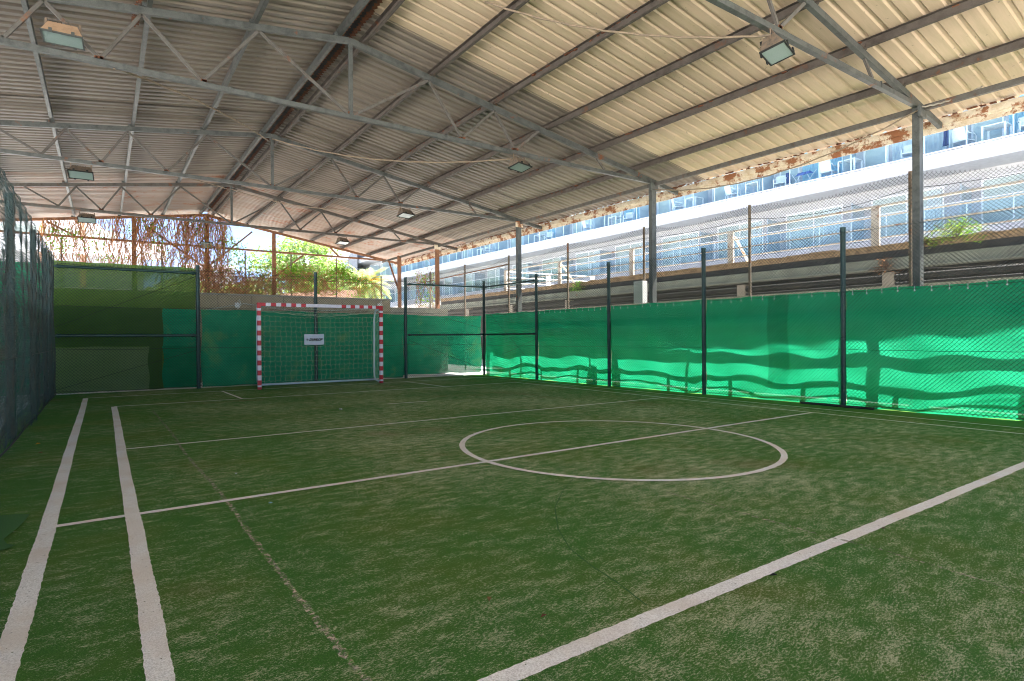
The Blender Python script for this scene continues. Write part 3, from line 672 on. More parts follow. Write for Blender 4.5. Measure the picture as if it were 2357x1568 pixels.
# left bay of the far fence: layered olive cloths
screen((-.92, BYF + .13), (1.9, BYF + .13), .04, 2.97, 'cloth_olive', 'tall thin olive cloth filling the far left corner bay', .015, 2)
screen((-.9, BYF + .08), (1.16, BYF + .08), 1.06, 1.97, 'cloth_olive_dark', 'dark olive cloth band across the far left corner bay', .01, 3)
screen((-.9, BYF + .04), (.88, BYF + .04), .04, 1.05, 'cloth_olive_pale', 'faded khaki green cloth at the foot of the far left corner bay', .01, 4)
screen((.88, BYF + .05), (1.17, BYF + .05), .04, 1.97, 'cloth_olive_dark', 'narrow dark olive strip beside the emerald cloth of the corner bay', .008, 5, nu=8)
screen((1.17, BYF + .03), (1.9, BYF + .03), .04, 1.05, 'cloth_emerald', 'bright emerald cloth low beside the far left post', .012, 7, nu=12)
screen((1.17, BYF + .055), (1.9, BYF + .055), 1.0, 1.95, 'cloth_emerald_worn', 'dull emerald cloth above the rail beside the far left post', .012, 8, nu=12)
screen((-5.5, BYF + .15), (-1.0, BYF + .15), .04, 2.9, 'cloth_emerald', 'pale emerald cloth seen through the left fence netting', .02, 11)
screen((-1.02, -3), (-1.02, 8.4), .02, 1.9, 'cloth_net', 'grey-green netting cloth low on the left fence', .05, 12, nu=80)
screen((-1.02, 8.6), (-1.02, 16.1), .02, 1.75, 'cloth_net', 'dusty brown-green netting cloth low on the far left fence', .05, 14, nu=60)
# unseen guard rail behind the right-hand cloths, placed and sized to cast their shadow bars
gd = thing('unseen_guard_rail', 'unseen low timber rail fence placed to cast shadow bars on the emerald cloth', 'railing', (10.6, 6, 0))
gxr = lambda y: gx(min(y, 14)) + .43
for z0, z1, w0 in ((1.47, 1.65, .02), (1.11, 1.18, .02), (.92, .94, .012)):
    mb = MB()
    for ya, yb in ((-6, -3), (-3, 0), (0, 3), (3, 6), (6, 10), (10, 15.3)): mb.beam((gxr(ya), ya, (z0 + z1) / 2 + .01 * math.sin(ya)), (gxr(yb), yb, (z0 + z1) / 2 + .01 * math.sin(yb)), w0, z1 - z0)
    mb.build('rail', 'timber', gd)
y = -5.2
while y < 15:
    mb = MB(); mb.box(gxr(y) + .012, gxr(y) + .04, y, y + .07, -.02, 1.13); mb.build('post', 'timber', gd); y += 1.5
# rubber strip
mb = MB(); mb.tube([(10.13 + .02 * math.sin(y_), 4.35 + y_ * .1, .018) for y_ in range(0, 13)], .024, 8); tag(mb.build('rolled_turf_edge', 'black_rubber'), 'black roll of turf edging at the foot of the nearest green post', 'turf roll')

# ---------------------------------------------------------------- goal
goal = thing('football_goal', 'small goal with red and white banded posts standing before the far fence', 'goal', (4.6, 14.92, 0))
GL, GR_, GYF, GYB, GH = 3.06, 6.14, 14.92, 15.92, 2.08
def banded(p, q, seq, name):
    p, q = Vector(p), Vector(q); L = (q - p).length; d = (q - p) / L; tot = sum(w for w, _ in seq); t_ = 0; mb = MB()
    for w, m_ in seq:
        a = p + d * (t_ / tot * L); t_ += w; b_ = p + d * (t_ / tot * L); mb.m = m_
        e = .001 * (m_ - .5)
        mb.beam(a, b_, .08 + e, .08 + e, (0, 1, 0))
    mb.build(name, ['goal_white', 'goal_red'], goal)
post_seq = [(.5, 1), (.35, 0)] + [(1, 1), (1, 0)] * 7 + [(1, 1), (.5, 0), (1.1, 1)]
banded((GL, GYF, 0), (GL, GYF, GH), post_seq, 'post'); banded((GR_, GYF, 0), (GR_, GYF, GH), post_seq, 'post')
bar_seq = [(.9, 1), (1, 0), (1, 1), (1, 0), (1, 1), (1, 0), (1, 1), (1, 0), (1, 1), (7.6, 0), (1, 1), (1, 0), (1, 1), (1, 0), (1, 1), (1, 0), (1, 1), (.8, 0), (1.0, 1)]
banded((GL + .041, GYF, GH - .04), (GR_ - .041, GYF, GH - .04), bar_seq, 'crossbar')
for x in (GL, GR_):
    s_ = 1 if x == GL else 1
    xb = x + (.16 if x == GL else .2); mb = MB()
    pts = [(x, GYF + .05, GH - .06), (xb - .05, GYF + .75, GH - .10), (xb, GYF + .93, GH - .16), (xb, GYB - .02, GH - .32), (xb, GYB, .25), (xb, GYB - .02, .12), (xb, GYB - .1, .04), (x, GYF + .05, .03)]
    mb.tube(pts, .026, 8); mb.build('side_frame', 'white_tube', goal, smooth=True)
mb = MB(); mb.tube([(GL + .16, GYB - .08, .045), (GR_ + .2, GYB - .08, .045)], .026, 8); mb.build('ground_bar', 'white_tube', goal, smooth=True)
mb = MB(); step = .13
def netline(fn, n=28, r=.0022): mb.tube([fn(i / n) for i in range(n + 1)], r, 3, caps=False)
def jig(a, b_): return .014 * math.sin(a * 61 + b_ * 17) + .01 * math.sin(b_ * 53 + a * 29)
def back(x, z): return Vector((x + jig(z * 1.3, x) , GYB - .02 - .05 * math.sin(math.pi * (x - GL) / 3.3) * math.sin(math.pi * z / 1.8) - .06 * math.sin(x * 3 + z * 2) * .5, z + jig(x, z) - .04 * math.sin(math.pi * (x - GL) / 3.3) * (z / 1.8)))
x = GL + .2
while x < GR_ + .2: netline(lambda t_, x=x: back(x, .05 + 1.78 * t_)); x += step
z = .12
while z < 1.86: netline(lambda t_, z=z: back(GL + .17 + (GR_ - GL + .02) * t_, z), 60); z += step
for x in (GL, GR_):
    y = GYF + .08
    while y < GYB: netline(lambda t_, y=y, x=x: (x + .16 * (y - GYF) + .01 * math.sin(t_ * 30 + y * 9), y + jig(t_ * 2, y), .05 + (GH - .1 - max(0, y - GYF - .7) * .8) * t_), 24); y += .11
    z = .15
    while z < 1.9: netline(lambda t_, z=z, x=x: (x + .16 * t_, GYF + .05 + .93 * t_, z + .02 * math.sin(t_ * 9 + z * 7) - .05 * math.sin(math.pi * t_)), 10); z += step
x = GL + .1
while x < GR_: netline(lambda t_, x=x: (x + .16 * t_ + jig(t_, x), GYF + .03 + .95 * t_, GH - .06 - .12 * t_ - .16 * math.sin(math.pi * t_) * math.sin(math.pi * (x - GL) / 3.1)), 10); x += step
for k in range(1, 8): netline(lambda t_, k=k: (GL + .02 * k + (GR_ - GL) * t_, GYF + .03 + .12 * k, GH - .06 - .015 * k - .16 * math.sin(math.pi * k / 8) * math.sin(math.pi * t_) + .008 * math.sin(t_ * 60)), 40)
mb.build('net', 'net_cord', goal)
mb = MB()
for x in (GL + .165, GR_ + .205):
    for z in (.3, .62, .95, 1.3, 1.65): mb.tube([(x, GYB, z), (x, GYB, z + .012)], .03, 8)
mb.build('net_ties', 'black_rubber', goal)

# printed towel on the fence behind the goal
ban = thing('printed_towel', 'small white towel printed with a black sports logo hung on the fence behind the net', 'towel', (4.70, BYF - .1, 1.19))
mb = MB(); mb.grid(lambda a, b_: (4.44 + .53 * a, BYF - .105 + .008 * math.sin(b_ * 9 + a * 3) - .006 * math.sin(a * 7), 1.045 + .285 * b_ + .008 * (a * a) * b_ + .004 * math.sin(a * 8)), 24, 14); o = mb.build('cloth', 'towel', ban, smooth=True)
md = o.modifiers.new('t', 'SOLIDIFY'); md.thickness = .006
cu = bpy.data.curves.new('lettering', 'FONT'); cu.body = 'DUNLOP'; cu.size = .083; cu.shear = .45; cu.offset = .006; cu.extrude = .001; cu.space_character = 1.0; cu.align_x = 'CENTER'; cu.resolution_u = 3
tmp = bpy.data.objects.new('tmp', cu); col.objects.link(tmp); dg = bpy.context.evaluated_depsgraph_get(); me = bpy.data.meshes.new_from_object(tmp.evaluated_get(dg)); bpy.data.objects.remove(tmp)
me.materials.clear(); me.materials.append(MATS['ink'])
xs = [v_.co.x for v_ in me.vertices]; W = max(xs) - min(xs); sxx = .37 / W
for v_ in me.vertices: x, y, z = v_.co; v_.co = (4.745 + (x - (max(xs) + min(xs)) / 2) * sxx, BYF - .128 - z, 1.158 + y)
# slab serifs to thicken the letters
lt = bpy.data.objects.new('lettering', me); col.objects.link(lt); lt.parent = ban; lt.matrix_parent_inverse = ban.matrix_basis.inverted()
mb = MB(); cx_, cz_ = 4.515, 1.187; yk = BYF - .128
for k in range(16):
    a0, a1 = 2 * math.pi * k / 16, 2 * math.pi * (k + 1) / 16
    if 2.7 < a0 < 0: continue
    mb.quad((cx_ + .026 * math.cos(a0), yk, cz_ + .026 * math.sin(a0)), (cx_ + .026 * math.cos(a1), yk, cz_ + .026 * math.sin(a1)), (cx_ + .019 * math.cos(a1), yk, cz_ + .019 * math.sin(a1)), (cx_ + .019 * math.cos(a0), yk, cz_ + .019 * math.sin(a0)))
mb.tri((cx_ + .004, yk, cz_ + .016), (cx_ + .036, yk, cz_), (cx_ + .004, yk, cz_ - .016)); mb.tri((cx_ - .012, yk, cz_ + .04), (cx_ - .004, yk, cz_ + .037), (cx_ + .034, yk, cz_ + .003)); mb.tri((cx_ - .012, yk, cz_ - .04), (cx_ + .034, yk, cz_ - .003), (cx_ - .004, yk, cz_ - .037))
mb.tube([(cx_ - .006, yk - .001, cz_), (cx_ - .006, yk, cz_)], .007, 8)
mb.build('emblem', 'ink', ban)

# ---------------------------------------------------------------- walls behind the far fence
w = thing('block_wall', 'long sand-coloured concrete block wall behind the far fence', 'wall', (0, 18.5, 0))
mb = MB(); mb.box(-8, 7.95, 18.5, 18.72, 0, 2.48); mb.build('wall', 'blockwork', w)
mb = MB(); mb.box(-8.02, 7.97, 18.47, 18.75, 2.482, 2.53); mb.build('coping', 'concrete', w)
mb = MB(); mb.tube([(2.4, 18.48, 2.05), (3.4, 18.48, 2.25), (4.9, 18.48, 2.05), (6.2, 18.48, 2.12), (7.6, 18.48, 2.22)], .014, 5); mb.build('conduit', 'box_grey', w)
w2 = MB(); w2.box(8.0, 10.2, 18.6, 18.8, 0, 2.2); w2.box(8.0, 10.25, 18.55, 18.85, 2.203, 2.26); tag(w2.build('low_wall', 'concrete'), 'lower rendered wall right of the block wall end', 'wall')
for x, z, lab in ((3.2, 2.2, 'small white junction box left of the goal on the block wall'), (7.55, 2.30, 'white junction box near the right end of the block wall')):
    mb = MB(); mb.box(x - .06, x + .06, 18.43, 18.498, z - .07, z + .07); mb.tube([(x, 18.45, z + .07), (x + .06, 18.45, z + .16), (x + .1, 18.45, z), (x, 18.45, z - .12)], .01, 5)
    tag(mb.build('junction_box', 'white_plastic'), lab, 'junction box')
mb = MB(); mb.box(7.4, 10.95, 30, 33, 0, 3.2); n0 = len(mb.v); mb.v += [(7.35, 29.95, 3.2), (11.0, 29.95, 3.2), (11.0, 29.95, 3.78), (9.0, 29.95, 3.65), (7.35, 29.95, 3.45), (7.35, 33, 3.2), (11, 33, 3.2), (11, 33, 3.78), (9, 33, 3.65), (7.35, 33, 3.45)]
for q in ((0, 1, 2, 3, 4), (9, 8, 7, 6, 5), (4, 3, 8, 9), (3, 2, 7, 8), (1, 6, 7, 2), (0, 4, 9, 5)): mb.f.append(tuple(n0 + i for i in q)); mb.mi.append(0)
tag(mb.build('outbuilding', 'plaster_brown'), 'low reddish brown rendered outbuilding behind the vines', 'outbuilding')

# ---------------------------------------------------------------- terrace with railing on the right
TX = 15.0
ter = thing('raised_terrace', 'raised concrete terrace with dark pipes beneath, beyond the rusty fence', 'terrace', (TX, 8, 0))
mb = MB(); mb.box(TX, 26.0, -12, 80, 3.0, 3.2); mb.build('deck', 'terrace_paving', ter)
mb = MB(); mb.box(TX - .06, TX - .005, -12, 28, 3.16, 3.28)
rr_ = random.Random(9); y = -12
while y < 28: l = rr_.uniform(.1, .4); mb.box(TX - .1, TX + .05, y, y + l, 3.283, 3.3 + rr_.random() * .035); y += l
mb.build('edge', 'rusty_edge', ter)
mb = MB(); mb.box(TX - .04, TX - .003, -12, 28, 2.98, 3.155); mb.build('shade_band', 'dark_metal_shade', ter)  # dark strip paints the shade on the concrete below the deck edge
mb = MB(); mb.box(TX - .14, TX + .1, -12, 28, 2.72, 2.977); mb.box(TX - .2, TX - .141, -12, 28, 2.72, 2.76); mb.build('edge_beam', 'pale_beam', ter)
for z, r in ((2.58, .09), (2.42, .05), (2.30, .04)):
    mb = MB(); mb.tube([(TX + .1 + z * .1, -12, z), (TX + .1 + z * .1, 28, z - .02)], r, 8); mb.build('pipe', 'dark_metal_shade', ter, smooth=True)
for y in (-9.5, -5.6, -1.7, 2.2, 6.1, 10, 13.9, 17.8, 21.7, 25.6):
    mb = MB(); mb.box(TX + .25, TX + .5, y, y + .25, 0, 2.7); mb.build('column', 'concrete', ter)
mb = MB(); mb.box(TX + 2.4, TX + 2.6, -12, 80, 0, 2.99); mb.build('rear_wall', 'dark_metal_shade', ter)  # near-black colour stands for the darkness under the deck
mb = MB(); mb.box(12.9, 13.3, -12, 19, 0, 2.08); mb.box(12.7, 13.4, -12, 19, 2.082, 2.18); tag(mb.build('retaining_wall', 'concrete'), 'pale grey retaining wall just above the top of the emerald cloths', 'wall')
rail_ = thing('terrace_railing', 'rusty white-painted railing of four bars along the terrace edge', 'railing', (TX, 8, 3.2))
for y in (21.95, 18.1, 14.2, 10.3, 6.4, 2.5, -1.4, -5.3):
    mb = MB(); mb.box(TX + .0, TX + .07, y - .09, y + .09, 3.26, 4.22); mb.build('post', 'tan_steel', rail_, bevel=.004)
for y in (18.1, 10.3, 2.5):
    mb = MB(); mb.beam((TX + .08, y - .1, 4.1), (TX + .9, y - .12, 3.22), .05, .05); mb.build('strut', 'tan_steel', rail_)
mb = MB(); mb.beam((TX + .03, -6, 4.25), (TX + .03, 22.0, 4.25), .06, .05); mb.build('top_rail', 'tan_steel', rail_)
for z in (4.0, 3.75, 3.5):
    mb = MB(); mb.tube([(TX + .03, -6 + k * 2, z + .006 * math.sin(k * 2.3)) for k in range(15)], .018, 6); mb.build('bar', 'tan_steel', rail_)
# return section of railing going back from the terrace corner
for z in (4.2, 3.95, 3.7, 3.45):
    mb = MB(); mb.tube([(TX + .05, 21.9, z), (TX + 5, 21.4, z)], .022, 6); mb.build('bar', 'white_plastic', rail_)
for x in (TX + 2.2, TX + 5):
    mb = MB(); mb.box(x - .05, x + .05, 21.45, 21.65, 3.2, 4.2); mb.build('post', 'white_plastic', rail_)
# electrical box on a rusty post, lamp on wall
mb = MB(); mb.box(RFX - .22, RFX - .04, 10.20, 10.5, 2.06, 2.62); mb.tube([(RFX - .1, 10.3, 2.06), (RFX - .1, 10.3, 1.8)], .02, 6); mb.tube([(RFX - .1, 10.4, 2.06), (RFX - .1, 10.4, 1.8)], .02, 6); tag(mb.build('electrical_box', 'box_grey', bevel=.006), 'grey electrical box strapped to a rusty post beside the second pillar', 'electrical box')

# ---------------------------------------------------------------- hotel
HX, HF = 26.0, 27.6
hotel = thing('hotel', 'long white hotel with continuous glass balconies on the right', 'building', (HX, 30, 0))
hb = lambda: MB()
Y0, Y1 = -6.0, 80.0
mb = MB(); mb.box(HF, HF + 10, Y0, Y1, 0, 14.2); mb.build('wall', 'hotel_white', hotel)
for z in (5.1, 8.1, 11.1, 14.1):
    mb = MB(); mb.box(HX, HF - .002, Y0, Y1, z - .56, z); mb.build('balcony_slab', 'hotel_white', hotel)
for z in (5.1, 8.1):
    mb = MB(); mb.box(HX + .05, HX + .062, Y0, Y1, z + .06, z + 1.02); mb.build('glass_balustrade', 'glass_balustrade', hotel)
    mb = MB(); mb.tube([(HX + .03, Y0, z + .06), (HX + .03, Y1, z + .06)], .03, 6); mb.tube([(HX + .055, Y0, z + 1.03), (HX + .055, Y1, z + 1.03)], .018, 6); mb.build('rail', 'white_plastic', hotel)
    mb = MB(); y = Y0 + .5
    while y < Y1: mb.box(HX + .063, HX + .09, y - .02, y + .02, z, z + 1.0); y += 1.35
    o = mb.build('glass_clamps', 'white_plastic', hotel); o['kind'] = 'stuff'
rr_ = random.Random(21)
y = 1.4; k = 0
while y < 72:
    z = 5.1
    # lower storey window
    f_ = MB(); x = HF
    f_.box(x - .05, x - .002, y, y + 2.7, z + 1.98, z + 2.06)
    for yy in (y, y + 1.3, y + 2.64): f_.box(x - .05, x - .002, yy, yy + .06, z, z + 1.979)
    wo = f_.build('window', 'white_plastic', hotel)
    p_ = MB(); p_.box(x - .02, x - .008, y + .061, y + 2.639, z + .02, z + 1.978); p_.build('pane', 'glass_window', wo)
    c_ = MB(); c_.grid(lambda a, b_: (HF - .025 - .01 - .012 * math.sin(a * 30), y + .1 + (.5 + .3 * (k % 2)) * a, z + .05 + 1.9 * b_), 30, 1); c_.build('curtain', 'curtain', wo)
    d_ = MB(); d_.box(HX + .5, HF - .06, y + 3.0, y + 3.03, z + .05, z + 1.75); d_.box(HX + .48, HX + .52, y + 2.99, y + 3.04, z + .05, z + 1.8); d_.build('partition', 'glass_frosted', hotel)
    # upper storey: curtained glass doors and white wall
    z = 8.1
    m_ = 'curtain_blue' if k in (0, 1, 3, 6, 8) else 'curtain'
    f_ = MB()
    for yy in (y - .1, y + .95, y + 2.0, y + 2.94): f_.box(x - .07, x - .002, yy, yy + .06, z, z + 2.1)
    f_.box(x - .07, x - .002, y - .1, y + 3.0, z + 2.101, z + 2.16)
    wo = f_.build('balcony_door', 'white_plastic', hotel)
    c_ = MB(); c_.grid(lambda a, b_: (HF - .03 - .018 * math.sin(a * 75), y - .03 + 1.9 * a, z + .03 + 2.05 * b_), 90, 1); c_.build('curtain', m_, wo)
    p_ = MB(); p_.box(x - .028, x - .014, y + 2.061, y + 2.939, z + .02, z + 2.09); p_.build('pane', 'glass_window', wo)
    d_ = MB(); d_.box(HX + .3, HF - .06, y + 3.3, y + 3.33, z + .05, z + 1.9); d_.build('partition', 'glass_frosted', hotel)
    y += 3.9; k += 1
wing = thing('hotel_wing', 'white end wing of the hotel with stepped balcony boxes, far behind the palm', 'building', (20, 70, 0))
mb = MB(); mb.box(21.2, 25.8, 70, 82, 0, 13); mb.build('wall', 'hotel_white', wing)
for x, z in ((21.6, 7.5), (23.6, 8.2), (21.6, 4.6), (23.6, 5.2)):
    mb = MB(); mb.box(x, x + 1.7, 69.2, 69.99, z, z + 1.15); mb.build('balcony', 'hotel_white', wing)
    mb = MB(); mb.box(x + .4, x + 1.4, 69.95, 69.99, z + 1.3, z + 2.4); mb.build('window', 'glass_window', wing)
# white building seen through the vines on the far left
wb = thing('apartment_block', 'white apartment block with blue window bands behind the hanging vines', 'building', (-6, 45, 0))
mb = MB(); n0 = len(mb.v)
mb.v = [(-30, 45, 0), (2.2, 45, 0), (2.2, 45, 6.9), (.3, 45, 8.0), (-1.2, 45, 9.6), (-30, 45, 11), (-30, 56, 0), (2.2, 56, 0), (2.2, 56, 6.9), (.3, 56, 8.0), (-1.2, 56, 9.6), (-30, 56, 11)]
for q in ((0, 1, 2, 3, 4, 5), (11, 10, 9, 8, 7, 6), (1, 7, 8, 2), (2, 8, 9, 3), (3, 9, 10, 4), (4, 10, 11, 5), (0, 5, 11, 6)): mb.f.append(q); mb.mi.append(0)
mb.build('wall', 'hotel_white', wb)
for z in (7.35, 4.3):
    mb = MB(); mb.box(-12, .8, 44.93, 44.98, z, z + .75); mb.build('window_band', 'glass_window', wb)
    mb = MB(); mb.box(-14, 3.4, 44.0, 44.92, z - .9, z - .5); mb.box(-14, 3.4, 43.95, 44.0, z - .9, z + .1); mb.build('balcony', 'hotel_white', wb)
for x in (-9, -5.5, -3.1, -1.1):
    mb = MB(); mb.box(x, x + .28, 44.2, 44.5, 0, 9); mb.build('column', 'plaster_brown', wb)
mb = MB(); mb.box(6.2, 10.2, 60, 66, 0, 8.2); tag(mb.build('small_house', 'hotel_white'), 'pale house low between the vines and the first pine', 'house')

# balcony furniture
def armchair():
    root = thing('plastic_armchair', 'x', 'chair')
    mb = MB(); mb.box(-.25, .25, -.24, .24, .40, .44); mb.build('seat', 'white_plastic', root, bevel=.01)
    mb = MB(); mb.grid(lambda a, b_: (-.24 + .48 * a, .22 + .10 * b_ + .03 * math.sin(math.pi * a), .44 + .42 * b_ + .03 * math.sin(math.pi * a) * b_), 8, 6); o = mb.build('backrest', 'white_plastic', root); md = o.modifiers.new('t', 'SOLIDIFY'); md.thickness = .025
    for sx_ in (-1, 1):
        mb = MB(); x = sx_ * .27; mb.tube([(x, -.24, .0), (x, -.26, .58), (x, -.2, .65), (x, .12, .66), (x, .27, .74)], .022, 6); mb.build('arm', 'white_plastic', root, smooth=True)
        for yy in (.25,):
            mb = MB(); mb.tube([(x * .95, yy - .04, .43), (x, yy + .06, 0)], .022, 6); mb.build('leg', 'white_plastic', root)
    return root
def table():
    root = thing('plastic_table', 'x', 'table')
    mb = MB(); mb.box(-.36, .36, -.36, .36, .68, .72); mb.build('table_top', 'white_plastic', root, bevel=.01)
    for a in (-1, 1):
        for b_ in (-1, 1): mb = MB(); mb.box(a * .33 - .03, a * .33 + .03, b_ * .33 - .03, b_ * .33 + .03, 0, .679); mb.build('leg', 'white_plastic', root)
    return root
ch0, tb0 = armchair(), table(); uc = ut = False
spots = [(6.4, 'c', -1.2), (7.3, 't', 0), (8.3, 'c', 1.3), (10.1, 'c', -1.3), (12.4, 't', 0), (13.3, 'c', 1.5), (15.6, 'c', -1.2), (16.9, 't', 0), (18.2, 'c', 1.2), (20.6, 't', 0), (21.7, 'c', .9), (25.5, 'c', -1), (26.6, 't', 0), (29.2, 'c', 1.2), (33.4, 'c', -1), (34.4, 't', 0), (41.5, 'c', 1), (42.5, 't', 0)]
nc = nt_ = 0
for y, kk, a in spots:
    if kk == 'c': o = ch0 if not uc else copy_tree(ch0); uc = True
    else: o = tb0 if not ut else copy_tree(tb0); ut = True
    o.location = (HX + .75, y, 8.1); o.rotation_euler = (0, 0, a)
    if kk == 'c': tag(o, 'white plastic armchair on the upper balcony, %s from the right' % ORD[nc], 'chair', 'white chairs on the upper balcony'); nc += 1
    else: tag(o, 'white square table on the upper balcony, %s table from the right' % ORD[nt_], 'table', 'white tables on the upper balcony'); nt_ += 1
def clothes(y, mat, lab, z0=8.55, h=.8, w=.25, x=HX + .9):
    mb = MB(); mb.grid(lambda a, b_: (x + .04 * math.sin(a * 14 + b_ * 3), y + w * (a - .5) * (1 - .4 * b_), z0 + h * b_), 12, 8); o = mb.build('hanging_clothes', mat, smooth=True); md = o.modifiers.new('t', 'SOLIDIFY'); md.thickness = .02; tag(o, lab, 'clothes')
clothes(8.9, 'navy_cloth', 'dark blue shirt hanging on the upper balcony beside a white chair')
clothes(9.75, 'pink_cloth', 'pink towel draped low on the upper balcony', 8.15, .3, .3)
clothes(15.3, 'navy_cloth', 'patterned navy cloth over a balcony chair, left of the folding rack', 8.5, .5, .3)
rk = MB()
for y in (13.95, 14.6):
    rk.tube([(HX + .7, y, 8.1), (HX + .9, y - .0 + .5, 8.85)], .012, 5); rk.tube([(HX + .7, y + .5, 8.1), (HX + .9, y, 8.85)], .012, 5)
tag(rk.build('folding_rack', 'white_plastic'), 'white folding drying rack with crossed legs on the upper balcony', 'drying rack')
clothes(14.5, 'blue_cloth', 'blue printed towel lying over the white folding rack', 8.72, .12, .9, HX + .85)

# ---------------------------------------------------------------- vegetation
def leaf_cloud(mb, c, rad, n, s, rng, squash=1.0, shell=.35, drop=0):
    for _ in range(n):
        while True:
            p = Vector((rng.uniform(-1, 1), rng.uniform(-1, 1), rng.uniform(-1, 1)))
            if shell < p.length < 1: break
        q = Vector(c) + Vector((p.x * rad, p.y * rad, p.z * rad * squash))
        a = Vector((rng.uniform(-1, 1), rng.uniform(-1, 1), rng.uniform(-.6, .6))).normalized() * s * rng.uniform(.6, 1.4); b_ = a.orthogonal().normalized() * s * rng.uniform(.3, .7)
        mb.m = 0 if rng.random() < .6 else 1
        mb.quad(q - a, q - b_, q + a, q + b_)
def tree(name, lab, x, y, h, rad, mats, seed, clumps=38, n=110, s=.16, squash=.62, trunk_r=.2):
    rng = random.Random(seed); root = thing(name, lab, 'tree', (x, y, 0))
    tb = MB(); top = Vector((x + rng.uniform(-.5, .5), y, h * .8)); tb.tube([(x, y, -.02), (x + rng.uniform(-.2, .2), y, h * .3), (x + rng.uniform(-.3, .3), y, h * .55), top], [trunk_r, trunk_r * .75, trunk_r * .5, trunk_r * .2], 8)
    cb_ = MB()
    for k in range(clumps):
        a = rng.uniform(0, 6.28); e = rng.uniform(-.5, 1); rr2 = rad * rng.uniform(.25, 1) * math.sqrt(max(.1, 1 - e * e * .7)); c = Vector((x + math.cos(a) * rr2, y + math.sin(a) * rr2, h * .68 + e * h * .32))
        if k % 3 == 0: tb.tube([(x, y, h * rng.uniform(.35, .6)), (Vector((x, y, h * .55)) + c) / 2 + Vector((0, 0, .2)), c], [trunk_r * .3, trunk_r * .2, .02], 5)
        leaf_cloud(cb_, c, rad * rng.uniform(.22, .36), n, s, rng, squash, .1)
    tb.build('trunk', 'bark', root); cb_.build('crown', mats, root)
    return root
tree('pine_tree', 'pale sunlit pine with an airy crown, left of the palm', 13.6, 50, 9.3, 3.6, ['leaf_pale', 'leaf_green'], 1, 60, 130, .17)
tree('pine_tree', 'second bushy tree behind the pine and above the vines', 17.2, 54, 8.2, 3.0, ['leaf_pale', 'leaf_green'], 2, 46, 110, .18)
tree('broadleaf_tree', 'low pale green tree behind the vines left of the end pillar', 8.2, 42, 4.9, 2.6, ['leaf_yellow', 'leaf_pale'], 3, 36, 90, .15)
tree('broadleaf_tree', 'light green bushy tree low behind the far fence in the centre', 4.2, 40, 4.6, 2.4, ['leaf_pale', 'leaf_yellow'], 4, 34, 90, .15)
tree('broadleaf_tree', 'small bright tree low between vines and outbuilding', 11.6, 40, 4.8, 2.2, ['leaf_yellow', 'leaf_green'], 5, 30, 90, .15)
tree('broadleaf_tree', 'green tree far left seen through the fence netting', -5.2, 30, 4.7, 2.0, ['leaf_green', 'leaf_pale'], 6, 30, 90, .13)
# palm
pr = thing('palm_tree', 'feathery palm with orange fruit stalks beside the pine', 'palm tree', (16.9, 44, 0))
mb = MB(); mb.tube([(16.9, 44, -.02), (16.85, 44, 3), (16.9, 44, 5.4)], [.28, .22, .2], 8); mb.build('trunk', 'bark', pr)
mb = MB(); rng = random.Random(8)
for k in range(46):
    a = rng.uniform(0, 6.28); e = rng.uniform(-.3, 1.25); L = rng.uniform(2.0, 2.8); P_ = []; d = Vector((math.cos(a) * math.cos(e), math.sin(a) * math.cos(e), math.sin(e)))
    c = Vector((16.9, 44, 5.4))
    for i in range(10): P_.append(c.copy()); c = c + d * L / 10; d = (d + Vector((0, 0, -.14))).normalized()
    for i in range(1, 10):
        dd = (P_[i] - P_[i - 1]).normalized(); sdv = dd.cross(Vector((0, 0, 1))).normalized()
        for q in range(4):
            pq = P_[i - 1].lerp(P_[i], q / 4)
            for sg in (-1, 1):
                mb.m = 0 if rng.random() < .7 else 1
                ln = .55 * math.sin(math.pi * (i + q / 4) / 10.5) + .12; tip = pq + (sdv * sg + dd * .7 + Vector((0, 0, -.35))).normalized() * ln; mb.tri(pq, pq + dd * .07, tip)
mb.build('crown', ['leaf_pale', 'leaf_yellow'], pr)
mb = MB(); mb.m = 0
for k in range(9):
    a = rng.uniform(0, 6.28); leaf_cloud(mb, (16.9 + math.cos(a) * .8, 44 + math.sin(a) * .8, 5.6 + rng.uniform(-.6, .6)), .45, 70, .07, rng)
mb.build('fruit_stalks', ['palm_fruit', 'palm_fruit'], pr)
